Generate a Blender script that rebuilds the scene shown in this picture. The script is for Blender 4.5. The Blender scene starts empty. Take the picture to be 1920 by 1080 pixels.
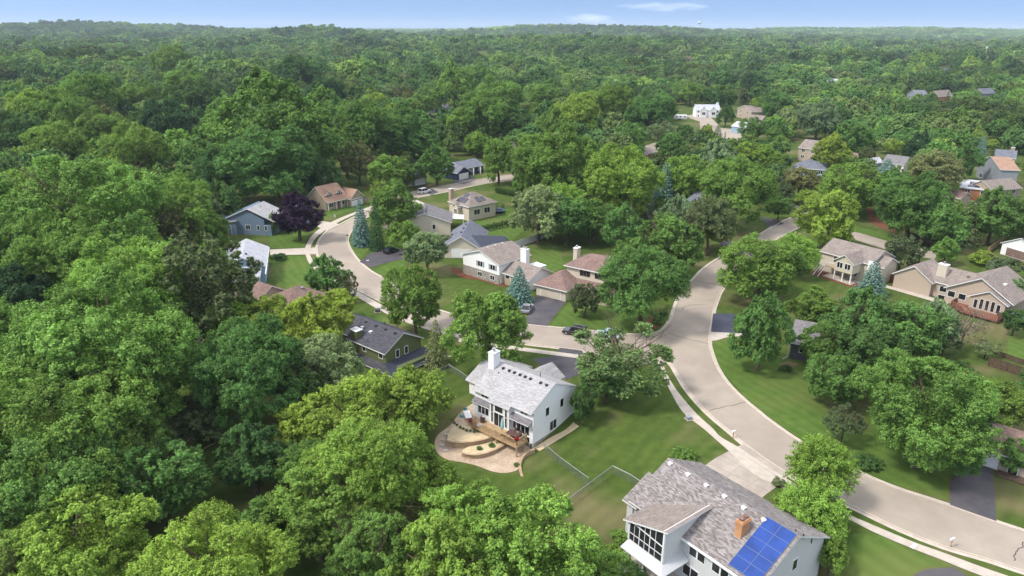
import bpy, bmesh, math, random
import numpy as np
from mathutils import Vector, Matrix

# ------------------------------------------------------------------ camera, sky, sun, exposure
S = bpy.context.scene
FPX, CAMH, HY, ROLL = 1333.0, 55.0, 52.5, math.radians(0.25)
PITCH = math.atan((540 - HY) / FPX)
cam = bpy.data.objects.new("camera", bpy.data.cameras.new("camera"))
S.collection.objects.link(cam)
cam.data.sensor_width = 36.0
cam.data.lens = 36.0 * FPX / 1920
cam.data.clip_start = 0.5
cam.data.clip_end = 40000
cam.location = (0, 0, CAMH)
cam.rotation_euler = (Matrix.Rotation(math.pi / 2 - PITCH, 3, 'X') @ Matrix.Rotation(ROLL, 3, 'Z')).to_euler()
S.camera = cam
SUN_EL, SUN_AZ = math.radians(52), math.radians(-112)      # azimuth measured from +Y towards +X
W = bpy.data.worlds.new("World"); S.world = W; W.use_nodes = True
nt = W.node_tree; nt.nodes.clear()
out = nt.nodes.new('ShaderNodeOutputWorld'); bg = nt.nodes.new('ShaderNodeBackground')
sky = nt.nodes.new('ShaderNodeTexSky'); sky.sky_type = 'NISHITA'; sky.sun_disc = False
sky.sun_elevation = SUN_EL; sky.sun_rotation = SUN_AZ
sky.air_density = 1.0; sky.dust_density = 0.6; sky.ozone_density = 1.6; sky.altitude = 250
bg.inputs[1].default_value = 0.145
tc = nt.nodes.new('ShaderNodeTexCoord'); mp = nt.nodes.new('ShaderNodeMapping')
mp.inputs['Scale'].default_value = (1.5, 1.5, 9); mp.inputs['Location'].default_value = (1.25, 4.1, 2.4)
nz = nt.nodes.new('ShaderNodeTexNoise'); nz.inputs['Scale'].default_value = 2.2; nz.inputs['Detail'].default_value = 8
rp = nt.nodes.new('ShaderNodeValToRGB'); rp.color_ramp.elements[0].position = .60; rp.color_ramp.elements[1].position = .85
mx = nt.nodes.new('ShaderNodeMix'); mx.data_type = 'RGBA'
mx.inputs[7].default_value = (11, 11, 11.2, 1)
L = nt.links
m2 = nt.nodes.new('ShaderNodeMapping'); m2.inputs['Location'].default_value = (0, 0, .31); nt.links.new(tc.outputs['Generated'], m2.inputs[0]); nt.links.new(m2.outputs[0], sky.inputs[0])
L.new(tc.outputs['Generated'], mp.inputs[0]); L.new(mp.outputs[0], nz.inputs[0]); L.new(nz.outputs[0], rp.inputs[0])
sx = nt.nodes.new('ShaderNodeSeparateXYZ'); L.new(tc.outputs['Generated'], sx.inputs[0])
er = nt.nodes.new('ShaderNodeMapRange'); er.inputs[1].default_value = .07; er.inputs[2].default_value = .45; er.inputs[3].default_value = 0; er.inputs[4].default_value = .24; L.new(sx.outputs[2], er.inputs[0])  # extra cloud added overhead, out of view, to raise the soft fill light
ea = nt.nodes.new('ShaderNodeMath'); ea.operation = 'ADD'; L.new(nz.outputs[0], ea.inputs[0]); L.new(er.outputs[0], ea.inputs[1]); L.new(ea.outputs[0], rp.inputs[0])
L.new(rp.outputs[0], mx.inputs[0]); L.new(sky.outputs[0], mx.inputs[6]); L.new(mx.outputs[2], bg.inputs[0]); L.new(bg.outputs[0], out.inputs[0])
sl = bpy.data.lights.new("sun", 'SUN'); sun = bpy.data.objects.new("sun", sl); S.collection.objects.link(sun)
sl.energy = 2.6; sl.angle = math.radians(11); sl.color = (1.0, .95, .87)
sd = Vector((math.sin(SUN_AZ) * math.cos(SUN_EL), math.cos(SUN_AZ) * math.cos(SUN_EL), math.sin(SUN_EL)))
sun.rotation_euler = sd.to_track_quat('Z', 'Y').to_euler(); sun.location = (0, 0, 200)
vs = S.view_settings; vs.view_transform = 'Standard'; vs.look = 'None'; vs.exposure = 0.64; vs.gamma = 1.0
cy = S.cycles
cy.max_bounces = 6; cy.diffuse_bounces = 3; cy.glossy_bounces = 2; cy.transmission_bounces = 4; cy.volume_bounces = 0
cy.transparent_max_bounces = 8; cy.use_denoising = True; cy.caustics_reflective = False; cy.caustics_refractive = False

# ------------------------------------------------------------------ photo pixel -> place on the ground
def ray(x, y):
    a, b = (x - 960) / FPX, (540 - y) / FPX
    c, s = math.cos(ROLL), math.sin(ROLL)
    a, b = a * c - b * s, a * s + b * c
    return Vector((a, b * math.sin(PITCH) + math.cos(PITCH), b * math.cos(PITCH) - math.sin(PITCH)))
def proj(x, y, z):
    z = z - CAMH
    b = y * math.sin(PITCH) + z * math.cos(PITCH); d = y * math.cos(PITCH) - z * math.sin(PITCH)
    a, b = x / d, b / d
    c, s = math.cos(-ROLL), math.sin(-ROLL)
    return 960 + FPX * (a * c - b * s), 540 - FPX * (a * s + b * c), d
def sstep(x):
    x = np.clip(x, 0, 1); return x * x * (3 - 2 * x)
def hgt(x, y):
    x = np.asarray(x, float); y = np.asarray(y, float)
    rx, ry = x - 3.1, y - 88.2
    s = -.76 * rx - .65 * ry; t = -.65 * rx + .76 * ry
    low = -2.1 * sstep((.6 * s - .8 * t + 11) / 14) * sstep((s + 16) / 10)
    d = np.hypot(x, y)
    a = sstep((d - 380) / 1500)
    far = sstep((d - 500) / 5500) * 12
    n = (np.sin(x / 310 + 1.3) * np.cos(y / 330 + .4) + .7 * np.sin(x / 170 - y / 210 + 2.) + .5 * np.sin(x / 97 + y / 120) + .7 * np.sin(x / 950 + y / 700 + 5.1))
    hills = 0
    for px, dist, top, w, dp in HILLS:
        hx = (px - 960) / FPX * dist
        hills = hills + top * np.exp(-((x - hx) / w) ** 2 - ((y - dist) / dp) ** 2)
    return low + far + a * n * 7.5 + hills - a * 4
HILLS = [(-100, 3000, 30, 700, 500), (260, 3300, 31, 600, 500), (590, 2300, 36, 210, 260), (1000, 3700, 42, 420, 400), (1230, 3500, 40, 460, 420), (1560, 4600, 36, 900, 500), (1900, 5200, 34, 900, 500),
         (1150, 1350, 20, 190, 170), (800, 1500, 14, 260, 160), (120, 820, 14, 160, 130), (640, 700, 12, 130, 110), (330, 1500, 14, 300, 200), (1500, 1100, 9, 200, 160), (1000, 900, 8, 160, 110), (1700, 2000, 15, 400, 200), (-50, 450, 8, 140, 120)]
def H1(x, y): return float(hgt(x, y))
def G(x, y, z=0.0):
    d = ray(x, y); t = (z - CAMH) / d.z
    return Vector((d.x * t, d.y * t, z))
def GT(x, y, up=0.0):
    z = 0.0
    for _ in range(8):
        p = G(x, y, z + up); z = H1(p.x, p.y)
    return Vector((p.x, p.y, z))

# ------------------------------------------------------------------ objects, names, labels
COL = S.collection
def link(o, parent=None):
    COL.objects.link(o)
    if parent is not None: o.parent = parent
    return o
def tag(o, label=None, cat=None, group=None, kind=None):
    if label: o['label'] = label
    if cat: o['category'] = cat
    if group: o['group'] = group
    if kind: o['kind'] = kind
    return o
def empty(name, loc, rz=0.0, **k):
    o = bpy.data.objects.new(name, None); o.empty_display_size = .5
    o.location = loc; o.rotation_euler = (0, 0, rz)
    link(o); tag(o, **k); return o
def auto_uv(me):
    n = len(me.polygons)
    if n == 0: return
    uv = me.uv_layers.new(name='uv').data
    vco = me.vertices
    for p in me.polygons:
        nn = p.normal
        if abs(nn.z) > .999: u, v = Vector((1, 0, 0)), Vector((0, 1, 0))
        else:
            u = Vector((0, 0, 1)).cross(nn).normalized(); v = nn.cross(u)
        for li in p.loop_indices:
            c = vco[me.loops[li].vertex_index].co
            uv[li].uv = (c.dot(u), c.dot(v))
class MB:
    """collects boxes, prisms and tubes for one mesh"""
    def __init__(s): s.v = []; s.f = []; s.m = []
    def poly(s, verts, faces, m=0):
        b = len(s.v); s.v += [tuple(q) for q in verts]
        for f in faces: s.f.append([b + i for i in f]); s.m.append(m)
        return s
    def box(s, x0, x1, y0, y1, z0, z1, m=0):
        return s.poly([(x0, y0, z0), (x1, y0, z0), (x1, y1, z0), (x0, y1, z0), (x0, y0, z1), (x1, y0, z1), (x1, y1, z1), (x0, y1, z1)],
                      [(0, 3, 2, 1), (4, 5, 6, 7), (0, 1, 5, 4), (1, 2, 6, 5), (2, 3, 7, 6), (3, 0, 4, 7)], m)
    def obox(s, c, ax, ay, sx, sy, z0, z1, m=0):
        c = Vector(c[:2]).to_3d(); ax = Vector(ax[:2]).to_3d().normalized(); ay = Vector(ay[:2]).to_3d().normalized()
        P = [c + ax * a * sx / 2 + ay * b * sy / 2 for a, b in ((-1, -1), (1, -1), (1, 1), (-1, 1))]
        return s.poly([(p.x, p.y, z0) for p in P] + [(p.x, p.y, z1) for p in P],
                      [(0, 3, 2, 1), (4, 5, 6, 7), (0, 1, 5, 4), (1, 2, 6, 5), (2, 3, 7, 6), (3, 0, 4, 7)], m)
    def prism(s, pts, z0, z1, m=0, ms=None):
        n = len(pts); ms = m if ms is None else ms
        s.poly([(p[0], p[1], z0) for p in pts] + [(p[0], p[1], z1) for p in pts], [tuple(range(n, 2 * n))], m)
        b = len(s.v) - 2 * n
        s.f.append([b + i for i in reversed(range(n))]); s.m.append(ms)
        for i in range(n):
            j = (i + 1) % n; s.f.append([b + i, b + j, b + n + j, b + n + i]); s.m.append(ms)
        return s
    def tube(s, a, b, r0, r1=None, n=6, m=0):
        r1 = r0 if r1 is None else r1
        a, b = Vector(a), Vector(b); d = (b - a).normalized()
        u = d.cross(Vector((0, 0, 1)) if abs(d.z) < .9 else Vector((1, 0, 0))).normalized(); w = d.cross(u)
        V = []
        for c, r in ((a, r0), (b, r1)):
            for k in range(n):
                t = 2 * math.pi * k / n; V.append(c + u * math.cos(t) * r + w * math.sin(t) * r)
        F = [(k, (k + 1) % n, n + (k + 1) % n, n + k) for k in range(n)] + [tuple(reversed(range(n))), tuple(range(n, 2 * n))]
        return s.poly(V, F, m)
    def lathe(s, c, prof, n=12, m=0):
        V = []; k = len(prof)
        for r, z in prof:
            for i in range(n):
                t = 2 * math.pi * i / n; V.append((c[0] + r * math.cos(t), c[1] + r * math.sin(t), c[2] + z))
        F = [(j * n + i, j * n + (i + 1) % n, (j + 1) * n + (i + 1) % n, (j + 1) * n + i) for j in range(k - 1) for i in range(n)]
        F += [tuple(reversed(range(n))), tuple(range((k - 1) * n, k * n))]
        return s.poly(V, F, m)
    def build(s, name, mats, parent=None, uv=True, smooth=False, fix=True):
        me = bpy.data.meshes.new(name); me.from_pydata(s.v, [], s.f)
        for mm in (mats if isinstance(mats, (list, tuple)) else [mats]): me.materials.append(mm)
        me.polygons.foreach_set('material_index', s.m)
        if fix:
            bm = bmesh.new(); bm.from_mesh(me); bmesh.ops.recalc_face_normals(bm, faces=bm.faces); bm.to_mesh(me); bm.free()
        if smooth: me.polygons.foreach_set('use_smooth', [True] * len(me.polygons))
        me.update()
        if uv: auto_uv(me)
        return link(bpy.data.objects.new(name, me), parent)

# ------------------------------------------------------------------ materials
def new_mat(name, rough=.8, spec=.3):
    m = bpy.data.materials.new(name); m.use_nodes = True
    b = m.node_tree.nodes['Principled BSDF']; b.inputs['Roughness'].default_value = rough
    b.inputs['Specular IOR Level'].default_value = spec
    return m, m.node_tree, b
def rgb(c): return (c[0], c[1], c[2], 1)
def noise_mat(name, c1, c2, scale=.5, detail=6, rough=.85, spec=.2, bump=0., bscale=8., lo=.35, hi=.65, c3=None, s3=.08, coord='Object', f3=(.45,.7)):
    m, t, b = new_mat(name, rough, spec); N = t.nodes; K = t.links
    co = N.new('ShaderNodeTexCoord').outputs[coord]
    n = N.new('ShaderNodeTexNoise'); n.inputs['Scale'].default_value = scale; n.inputs['Detail'].default_value = detail
    n.inputs['Roughness'].default_value = .65
    K.new(co, n.inputs['Vector'])
    r = N.new('ShaderNodeValToRGB'); r.color_ramp.elements[0].position = lo; r.color_ramp.elements[1].position = hi
    r.color_ramp.elements[0].color = rgb(c1); r.color_ramp.elements[1].color = rgb(c2)
    K.new(n.outputs[0], r.inputs[0]); o = r.outputs[0]
    if c3:
        n3 = N.new('ShaderNodeTexNoise'); n3.inputs['Scale'].default_value = s3; n3.inputs['Detail'].default_value = 4
        K.new(co, n3.inputs['Vector'])
        r3 = N.new('ShaderNodeMapRange'); r3.inputs[1].default_value = f3[0]; r3.inputs[2].default_value = f3[1]
        K.new(n3.outputs[0], r3.inputs[0])
        x = N.new('ShaderNodeMix'); x.data_type = 'RGBA'; x.inputs[7].default_value = rgb(c3)
        K.new(r3.outputs[0], x.inputs[0]); K.new(o, x.inputs[6]); o = x.outputs[2]
    K.new(o, b.inputs['Base Color'])
    if bump:
        nb = N.new('ShaderNodeTexNoise'); nb.inputs['Scale'].default_value = bscale; nb.inputs['Detail'].default_value = 5
        K.new(co, nb.inputs['Vector'])
        bb = N.new('ShaderNodeBump'); bb.inputs['Strength'].default_value = bump; bb.inputs['Distance'].default_value = .1
        K.new(nb.outputs[0], bb.inputs['Height']); K.new(bb.outputs[0], b.inputs['Normal'])
    return m
def brick_mat(name, c1, c2, mortar, bw=.35, bh=.15, ms=.01, stain=.25, rough=.9, coord='UV', bump=.3):
    """shingles, bricks, pavers: per-unit colour differences plus large uneven weathering"""
    m, t, b = new_mat(name, rough, .15); N = t.nodes; K = t.links
    co = N.new('ShaderNodeTexCoord').outputs[coord]
    k = N.new('ShaderNodeTexBrick'); k.inputs['Scale'].default_value = 1
    k.inputs['Brick Width'].default_value = bw; k.inputs['Row Height'].default_value = bh
    k.inputs['Mortar Size'].default_value = ms; k.inputs['Mortar Smooth'].default_value = .3
    k.inputs['Color1'].default_value = rgb(c1); k.inputs['Color2'].default_value = rgb(c2); k.inputs['Mortar'].default_value = rgb(mortar)
    k.inputs['Bias'].default_value = 0
    K.new(co, k.inputs['Vector'])
    n = N.new('ShaderNodeTexNoise'); n.inputs['Scale'].default_value = .45; n.inputs['Detail'].default_value = 7
    K.new(co, n.inputs['Vector'])
    mr = N.new('ShaderNodeMapRange'); mr.inputs[1].default_value = .3; mr.inputs[2].default_value = .7
    mr.inputs[3].default_value = 1 - stain; mr.inputs[4].default_value = 1 + stain * .6
    K.new(n.outputs[0], mr.inputs[0])
    x = N.new('ShaderNodeMix'); x.data_type = 'RGBA'; x.blend_type = 'MULTIPLY'; x.inputs[0].default_value = 1
    K.new(k.outputs[0], x.inputs[6]); K.new(mr.outputs[0], x.inputs[7]); K.new(x.outputs[2], b.inputs['Base Color'])
    if bump:
        bb = N.new('ShaderNodeBump'); bb.inputs['Strength'].default_value = bump; bb.inputs['Distance'].default_value = .02; bb.invert = True
        K.new(k.outputs['Fac'], bb.inputs['Height']); K.new(bb.outputs[0], b.inputs['Normal'])
    return m
def siding(name, c, step=.2, vertical=False, dirt=.08, depth=.6):
    m, t, b = new_mat(name, .6, .3); N = t.nodes; K = t.links
    co = N.new('ShaderNodeTexCoord').outputs['UV']
    n = N.new('ShaderNodeTexNoise'); n.inputs['Scale'].default_value = .6; n.inputs['Detail'].default_value = 6
    K.new(co, n.inputs['Vector'])
    r = N.new('ShaderNodeMix'); r.data_type = 'RGBA'; r.inputs[6].default_value = rgb([q * (1 - dirt) for q in c]); r.inputs[7].default_value = rgb(c)
    K.new(n.outputs[0], r.inputs[0]); K.new(r.outputs[2], b.inputs['Base Color'])
    sp = N.new('ShaderNodeSeparateXYZ'); K.new(co, sp.inputs[0])
    ml = N.new('ShaderNodeMath'); ml.operation = 'MULTIPLY'; ml.inputs[1].default_value = 1 / step; K.new(sp.outputs[0 if vertical else 1], ml.inputs[0])
    fr = N.new('ShaderNodeMath'); fr.operation = 'FRACT'; K.new(ml.outputs[0], fr.inputs[0])
    h = fr.outputs[0]
    if vertical:
        g = N.new('ShaderNodeMath'); g.operation = 'GREATER_THAN'; g.inputs[1].default_value = .8; K.new(h, g.inputs[0]); h = g.outputs[0]
    bb = N.new('ShaderNodeBump'); bb.inputs['Strength'].default_value = depth; bb.inputs['Distance'].default_value = .03; bb.invert = not vertical
    K.new(h, bb.inputs['Height']); K.new(bb.outputs[0], b.inputs['Normal'])
    return m
def plain(name, c, rough=.6, spec=.3, metal=0., var=.12, scale=2.):
    m = noise_mat(name, [q * (1 - var) for q in c], [min(1, q * (1 + var * .4)) for q in c], scale, 5, rough, spec)
    m.node_tree.nodes['Principled BSDF'].inputs['Metallic'].default_value = metal
    return m
def leaf_mat(name, source, trans=.26):
    """colour comes from the tree (object colour), varied leaf by leaf and bough by bough"""
    m = bpy.data.materials.new(name); m.use_nodes = True; t = m.node_tree; N = t.nodes; K = t.links
    b = N['Principled BSDF']; b.inputs['Roughness'].default_value = .55; b.inputs['Specular IOR Level'].default_value = .08
    oi = N.new('ShaderNodeObjectInfo')
    if source == 'object': c = oi.outputs['Color']
    else:
        r = N.new('ShaderNodeValToRGB'); E = r.color_ramp.elements; r.color_ramp.interpolation = 'LINEAR'
        cols = [(0.071, 0.150, 0.046), (0.137, 0.266, 0.064), (0.098, 0.205, 0.059), (0.207, 0.339, 0.070), (0.125, 0.241, 0.064), (0.276, 0.388, 0.078), (0.154, 0.266, 0.094), (0.097, 0.194, 0.051), (0.234, 0.302, 0.107), (0.165, 0.291, 0.059)]
        E[0].position = 0; E[0].color = rgb(cols[0]); E[1].position = 1; E[1].color = rgb(cols[-1])
        for i, q in enumerate(cols[1:-1]):
            e = E.new((i + 1) / (len(cols) - 1)); e.color = rgb(q)
        K.new(oi.outputs['Random'], r.inputs[0])
        sn = N.new('ShaderNodeTexNoise'); sn.inputs['Scale'].default_value = .0085; sn.inputs['Detail'].default_value = 3; K.new(oi.outputs['Location'], sn.inputs[0])
        sm = N.new('ShaderNodeMapRange'); sm.inputs[1].default_value = .38; sm.inputs[2].default_value = .62; sm.inputs[3].default_value = .55; sm.inputs[4].default_value = 1.3; K.new(sn.outputs[0], sm.inputs[0])
        sc = N.new('ShaderNodeMix'); sc.data_type = 'RGBA'; sc.blend_type = 'MULTIPLY'; sc.inputs[0].default_value = 1; K.new(r.outputs[0], sc.inputs[6]); K.new(sm.outputs[0], sc.inputs[7]); c = sc.outputs[2]
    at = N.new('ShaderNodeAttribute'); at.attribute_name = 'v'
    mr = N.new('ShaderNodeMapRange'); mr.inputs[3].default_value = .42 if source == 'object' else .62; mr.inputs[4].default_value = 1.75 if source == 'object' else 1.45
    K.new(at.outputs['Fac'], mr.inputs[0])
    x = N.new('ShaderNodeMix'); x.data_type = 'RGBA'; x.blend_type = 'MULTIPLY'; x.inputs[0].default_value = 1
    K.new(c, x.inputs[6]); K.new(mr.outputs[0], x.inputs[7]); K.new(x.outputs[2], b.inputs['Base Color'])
    y = N.new('ShaderNodeMix'); y.data_type = 'RGBA'; y.blend_type = 'MULTIPLY'; y.inputs[0].default_value = 1
    y.inputs[7].default_value = (1.2, 1.3, .75, 1); K.new(x.outputs[2], y.inputs[6])
    tr = N.new('ShaderNodeBsdfTranslucent'); K.new(y.outputs[2], tr.inputs[0])
    ms = N.new('ShaderNodeMixShader'); ms.inputs[0].default_value = trans
    K.new(b.outputs[0], ms.inputs[1]); K.new(tr.outputs[0], ms.inputs[2]); K.new(ms.outputs[0], N['Material Output'].inputs[0])
    return m
M = {}
def grass_mat(name, c1, c2, dry, ang, f3):
    m = noise_mat(name, c1, c2, .5, 8, .95, .08, .5, 3.5, c3=dry, s3=.075, f3=f3); t = m.node_tree; N = t.nodes; K = t.links; b = N['Principled BSDF']
    src = b.inputs['Base Color'].links[0].from_socket; co = N.new('ShaderNodeTexCoord').outputs['Object']
    mp = N.new('ShaderNodeMapping'); mp.inputs['Rotation'].default_value = (0, 0, ang); K.new(co, mp.inputs[0])
    w = N.new('ShaderNodeTexWave'); w.inputs['Scale'].default_value = .15; w.inputs['Distortion'].default_value = 7; w.inputs['Detail'].default_value = 3; w.inputs['Detail Scale'].default_value = .35; K.new(mp.outputs[0], w.inputs[0])
    n2 = N.new('ShaderNodeTexNoise'); n2.inputs['Scale'].default_value = 5; n2.inputs['Detail'].default_value = 6; K.new(co, n2.inputs[0])
    ad = N.new('ShaderNodeMath'); ad.operation = 'ADD'; K.new(w.outputs['Fac'], ad.inputs[0]); K.new(n2.outputs[0], ad.inputs[1])
    r = N.new('ShaderNodeMapRange'); r.inputs[1].default_value = 0; r.inputs[2].default_value = 2; r.inputs[3].default_value = .88; r.inputs[4].default_value = 1.12; K.new(ad.outputs[0], r.inputs[0])
    x = N.new('ShaderNodeMix'); x.data_type = 'RGBA'; x.blend_type = 'MULTIPLY'; x.inputs[0].default_value = 1; K.new(src, x.inputs[6]); K.new(r.outputs[0], x.inputs[7]); K.new(x.outputs[2], b.inputs['Base Color'])
    return m
M['grass'] = grass_mat('grass', (.048, .080, .016), (.074, .110, .022), (.135, .125, .055), .7, (.48, .66))
M['lawn'] = grass_mat('lawn_grass', (.064, .112, .022), (.090, .145, .030), (.115, .140, .040), -.5, (.5, .72))
M['road'] = noise_mat('road_surface', (.31, .262, .215), (.365, .312, .258), .25, 8, .9, .15, .15, 20, c3=(.27, .225, .193), s3=.05)
M['walk'] = noise_mat('concrete_walk', (.40, .35, .30), (.49, .43, .37), .8, 8, .9, .15)
M['kerb'] = noise_mat('concrete_kerb', (.42, .36, .30), (.52, .455, .39), 1.2, 8, .9, .15)
M['asphalt'] = noise_mat('asphalt_dark', (.062, .058, .068), (.085, .08, .09), .5, 8, .9, .2, .2, 20, c3=(.11, .1, .105), s3=.15)
M['asphalt_new'] = noise_mat('asphalt_sealed', (.045, .05, .075), (.06, .066, .095), .5, 8, .8, .3)
M['drive'] = noise_mat('concrete_drive', (.33, .285, .245), (.41, .355, .305), .7, 8, .9, .15, c3=(.29, .25, .215), s3=.3)
M['joint'] = plain('driveway_joint', (.27, .23, .195), .9)
M['crack'] = plain('crack_tar', (.05, .045, .045), .7)
M['mulch'] = noise_mat('mulch', (.11, .045, .025), (.2, .085, .05), 3, 8, 1, .1, .8, 8)
M['soil'] = noise_mat('bare_soil', (.16, .10, .06), (.25, .17, .10), 1, 8, 1, .1, .5, 5)
M['white'] = plain('white_paint', (.78, .78, .78), .5)
M['trim'] = plain('white_trim', (.74, .74, .73), .5, var=.05)
M['black'] = plain('black_metal', (.015, .015, .017), .4)
M['metal'] = plain('galvanised_metal', (.38, .39, .4), .4, .5, .6)
M['wood'] = noise_mat('deck_wood', (.33, .22, .12), (.47, .33, .19), 2, 8, .8, .2)
M['redwood'] = noise_mat('red_deck_wood', (.17, .07, .045), (.25, .105, .065), 2, 8, .7, .3)
M['oldwood'] = noise_mat('old_fence_wood', (.075, .05, .035), (.15, .105, .075), 2.5, 8, .9, .1)
M['bark'] = noise_mat('bark', (.07, .05, .035), (.15, .115, .085), 6, 8, .95, .1, .8, 12)
M['greybark'] = noise_mat('grey_bark', (.17, .145, .12), (.27, .235, .2), 6, 8, .95, .1, .8, 12)
gm, gt_, gb = new_mat('window_glass', .08, .6); gb.inputs['Base Color'].default_value = (.012, .016, .02, 1); M['glass'] = gm
M['leaf'] = leaf_mat('leaf', 'object'); M['leaf_far'] = leaf_mat('leaf_far', 'random', .2)

# ------------------------------------------------------------------ the ground, streets, kerbs, walks, drives
def axis(lo, c0, c1, hi, st, g):
    a = list(np.arange(c0, c1 + .01, st)); s = st
    while a[-1] < hi: s *= g; a.append(a[-1] + s)
    s = st
    while a[0] > lo: s *= g; a.insert(0, a[0] - s)
    return np.array(a)
def grid_mesh(name, xs, ys, zf, mat):
    X, Y = np.meshgrid(xs, ys); Z = zf(X, Y); nx, ny = len(xs), len(ys)
    co = np.stack([X, Y, Z], -1).reshape(-1, 3)
    i = np.arange(ny - 1)[:, None] * nx + np.arange(nx - 1)[None]
    f = np.stack([i, i + 1, i + nx + 1, i + nx], -1).reshape(-1, 4)
    me = bpy.data.meshes.new(name); me.vertices.add(len(co)); me.vertices.foreach_set('co', co.ravel())
    me.loops.add(f.size); me.loops.foreach_set('vertex_index', f.ravel())
    me.polygons.add(len(f)); me.polygons.foreach_set('loop_start', np.arange(0, f.size, 4)); me.polygons.foreach_set('use_smooth', [True] * len(f))
    me.materials.append(mat); me.update()
    return link(bpy.data.objects.new(name, me))
g0 = grid_mesh('ground', axis(-14000, -45, 75, 14000, 1.0, 1.09), axis(-200, 55, 135, 16000, 1.0, 1.07), hgt, M['grass'])
tag(g0, kind='structure')
def smooth_px(pts, n=6):
    P = [Vector((p[0], p[1])) for p in pts]; o = []
    for i in range(len(P) - 1):
        a, b, c, d = P[max(i - 1, 0)], P[i], P[i + 1], P[min(i + 2, len(P) - 1)]
        for k in range(n):
            t = k / n
            o.append(.5 * ((2 * b) + (c - a) * t + (2 * a - 5 * b + 4 * c - d) * t * t + (3 * b - a - 3 * c + d) * t ** 3))
    o.append(P[-1]); return o
def gpath(px, n=6, sm=True): return [GT(p[0], p[1]) for p in (smooth_px(px, n) if sm else px)]
def sheet(name, pts, mat, dz=.02, world=False, cell=1.0, kind='structure', label=None, cat=None, group=None):
    P = [Vector(p) for p in pts] if world else [GT(*p) for p in pts]
    P = [p for i, p in enumerate(P) if (p.to_2d() - P[i - 1].to_2d()).length > .02]
    bm = bmesh.new(); V = [bm.verts.new((p.x, p.y, 0)) for p in P]
    E = [bm.edges.new((V[i], V[(i + 1) % len(V)])) for i in range(len(V))]
    bmesh.ops.triangle_fill(bm, edges=E, use_beauty=True)
    x0, x1 = min(p.x for p in P), max(p.x for p in P); y0, y1 = min(p.y for p in P), max(p.y for p in P)
    zz = [H1(p.x, p.y) for p in P]
    if max(zz) - min(zz) > .02 and cell < 8:
        for k in np.arange(math.ceil(x0 / cell) * cell, x1, cell):
            bmesh.ops.bisect_plane(bm, geom=bm.verts[:] + bm.edges[:] + bm.faces[:], plane_co=(k, 0, 0), plane_no=(1, 0, 0))
        for k in np.arange(math.ceil(y0 / cell) * cell, y1, cell):
            bmesh.ops.bisect_plane(bm, geom=bm.verts[:] + bm.edges[:] + bm.faces[:], plane_co=(0, k, 0), plane_no=(0, 1, 0))
    for v in bm.verts: v.co.z = H1(v.co.x, v.co.y) + dz
    bmesh.ops.recalc_face_normals(bm, faces=bm.faces)
    for f in bm.faces:
        if f.normal.z < 0: f.normal_flip()
    me = bpy.data.meshes.new(name); bm.to_mesh(me); bm.free(); me.materials.append(mat); auto_uv(me)
    o = link(bpy.data.objects.new(name, me)); tag(o, label, cat, group, kind); return o
def curve_px(px, n=6): return [(p.x, p.y) for p in smooth_px(px, n)]
def offset(path, d):
    o = []
    for i, p in enumerate(path):
        a, b = path[max(i - 1, 0)], path[min(i + 1, len(path) - 1)]
        t = Vector((b.x - a.x, b.y - a.y)).normalized(); o.append(Vector((p.x - t.y * d, p.y + t.x * d, 0)))
    return o
def strip(name, path, w0, w1, z0, z1, mat, side=1, joints=0):
    """a slab that follows a path, between the offsets w0 and w1, from z0 to z1 above the ground"""
    A, B = offset(path, w0 * side), offset(path, w1 * side); mb = MB(); n = len(A)
    for i in range(n):
        for q in (A[i], B[i]):
            h = H1(q.x, q.y); mb.v += [(q.x, q.y, h + z0), (q.x, q.y, h + z1)]
    for i in range(n - 1):
        a = 4 * i; b = a + 4
        for f in ((a + 1, b + 1, b + 3, a + 3), (a, b, b + 1, a + 1), (a + 2, a + 3, b + 3, b + 2)): mb.f.append(list(f)); mb.m.append(0)
    mb.f += [[0, 1, 3, 2], [4 * n - 4, 4 * n - 2, 4 * n - 1, 4 * n - 3]]; mb.m += [0, 0]
    return tag(mb.build(name, mat), kind='structure')
kerbL = [(1560,360),(1530,385),(1499.8,401.7),(1464.9,416.1),(1436,433),(1407,450),(1378,465.5),(1344.5,486),(1320.4,502.8),(1303.5,519.7),(1288,537.7),(1272,559.4),(1264,580),(1257.8,598),(1247,613.6),(1236,622),(1224,625.6),(1200,627),(1167.5,626),(1115,621),(1060,616),(987,608.7),(930,602),(860,592),(800,574),(760,556),(726.5,527),(694,508),(673,490),(661,475),(653,460),(651,448),(658,432),(672,417),(694,403),(720,388),(760,375),(800,367),(850,357),(905,345),(960,338),(1010,333)]
kerbC = [(1010,323),(960,327),(900,336),(850,345),(800,355),(750,365),(716,380),(685,397),(660,409),(637.7,420.7),(617,431),(602,446),(594.7,463.6),(597,480),(606,497),(624,515),(648,530),(676,545),(720.6,568),(745,582),(770,597),(800,611),(850,623),(900,632),(960,641),(985,645),(1035,651),(1072.5,655.5),(1120,663),(1170,671),(1215,675),(1240,677),(1257,682),(1270,702.5),(1287,730),(1310,757.5),(1335,782.5),(1365,807.5),(1390,829),(1425,855),(1465,882),(1530,920),(1603.7,953.8),(1685,992.5),(1767,1025),(1848,1049),(1920,1073),(2100,1130)]
kerbR = [(1565,390),(1535,405),(1501,424),(1470,440),(1440,457),(1415,478),(1392,499),(1370,521),(1351.7,546),(1344.5,563),(1338.5,580),(1334.8,601.5),(1331,622),(1330,645),(1335,665),(1345,690),(1365,720),(1395,750),(1422.5,772.5),(1440,787),(1502,829.5),(1583,872),(1669,911),(1779,947.6),(1920,996),(2100,1050)]
pL, pC, pR = gpath(kerbL, 4), gpath(kerbC, 4), gpath(kerbR, 4)
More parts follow.
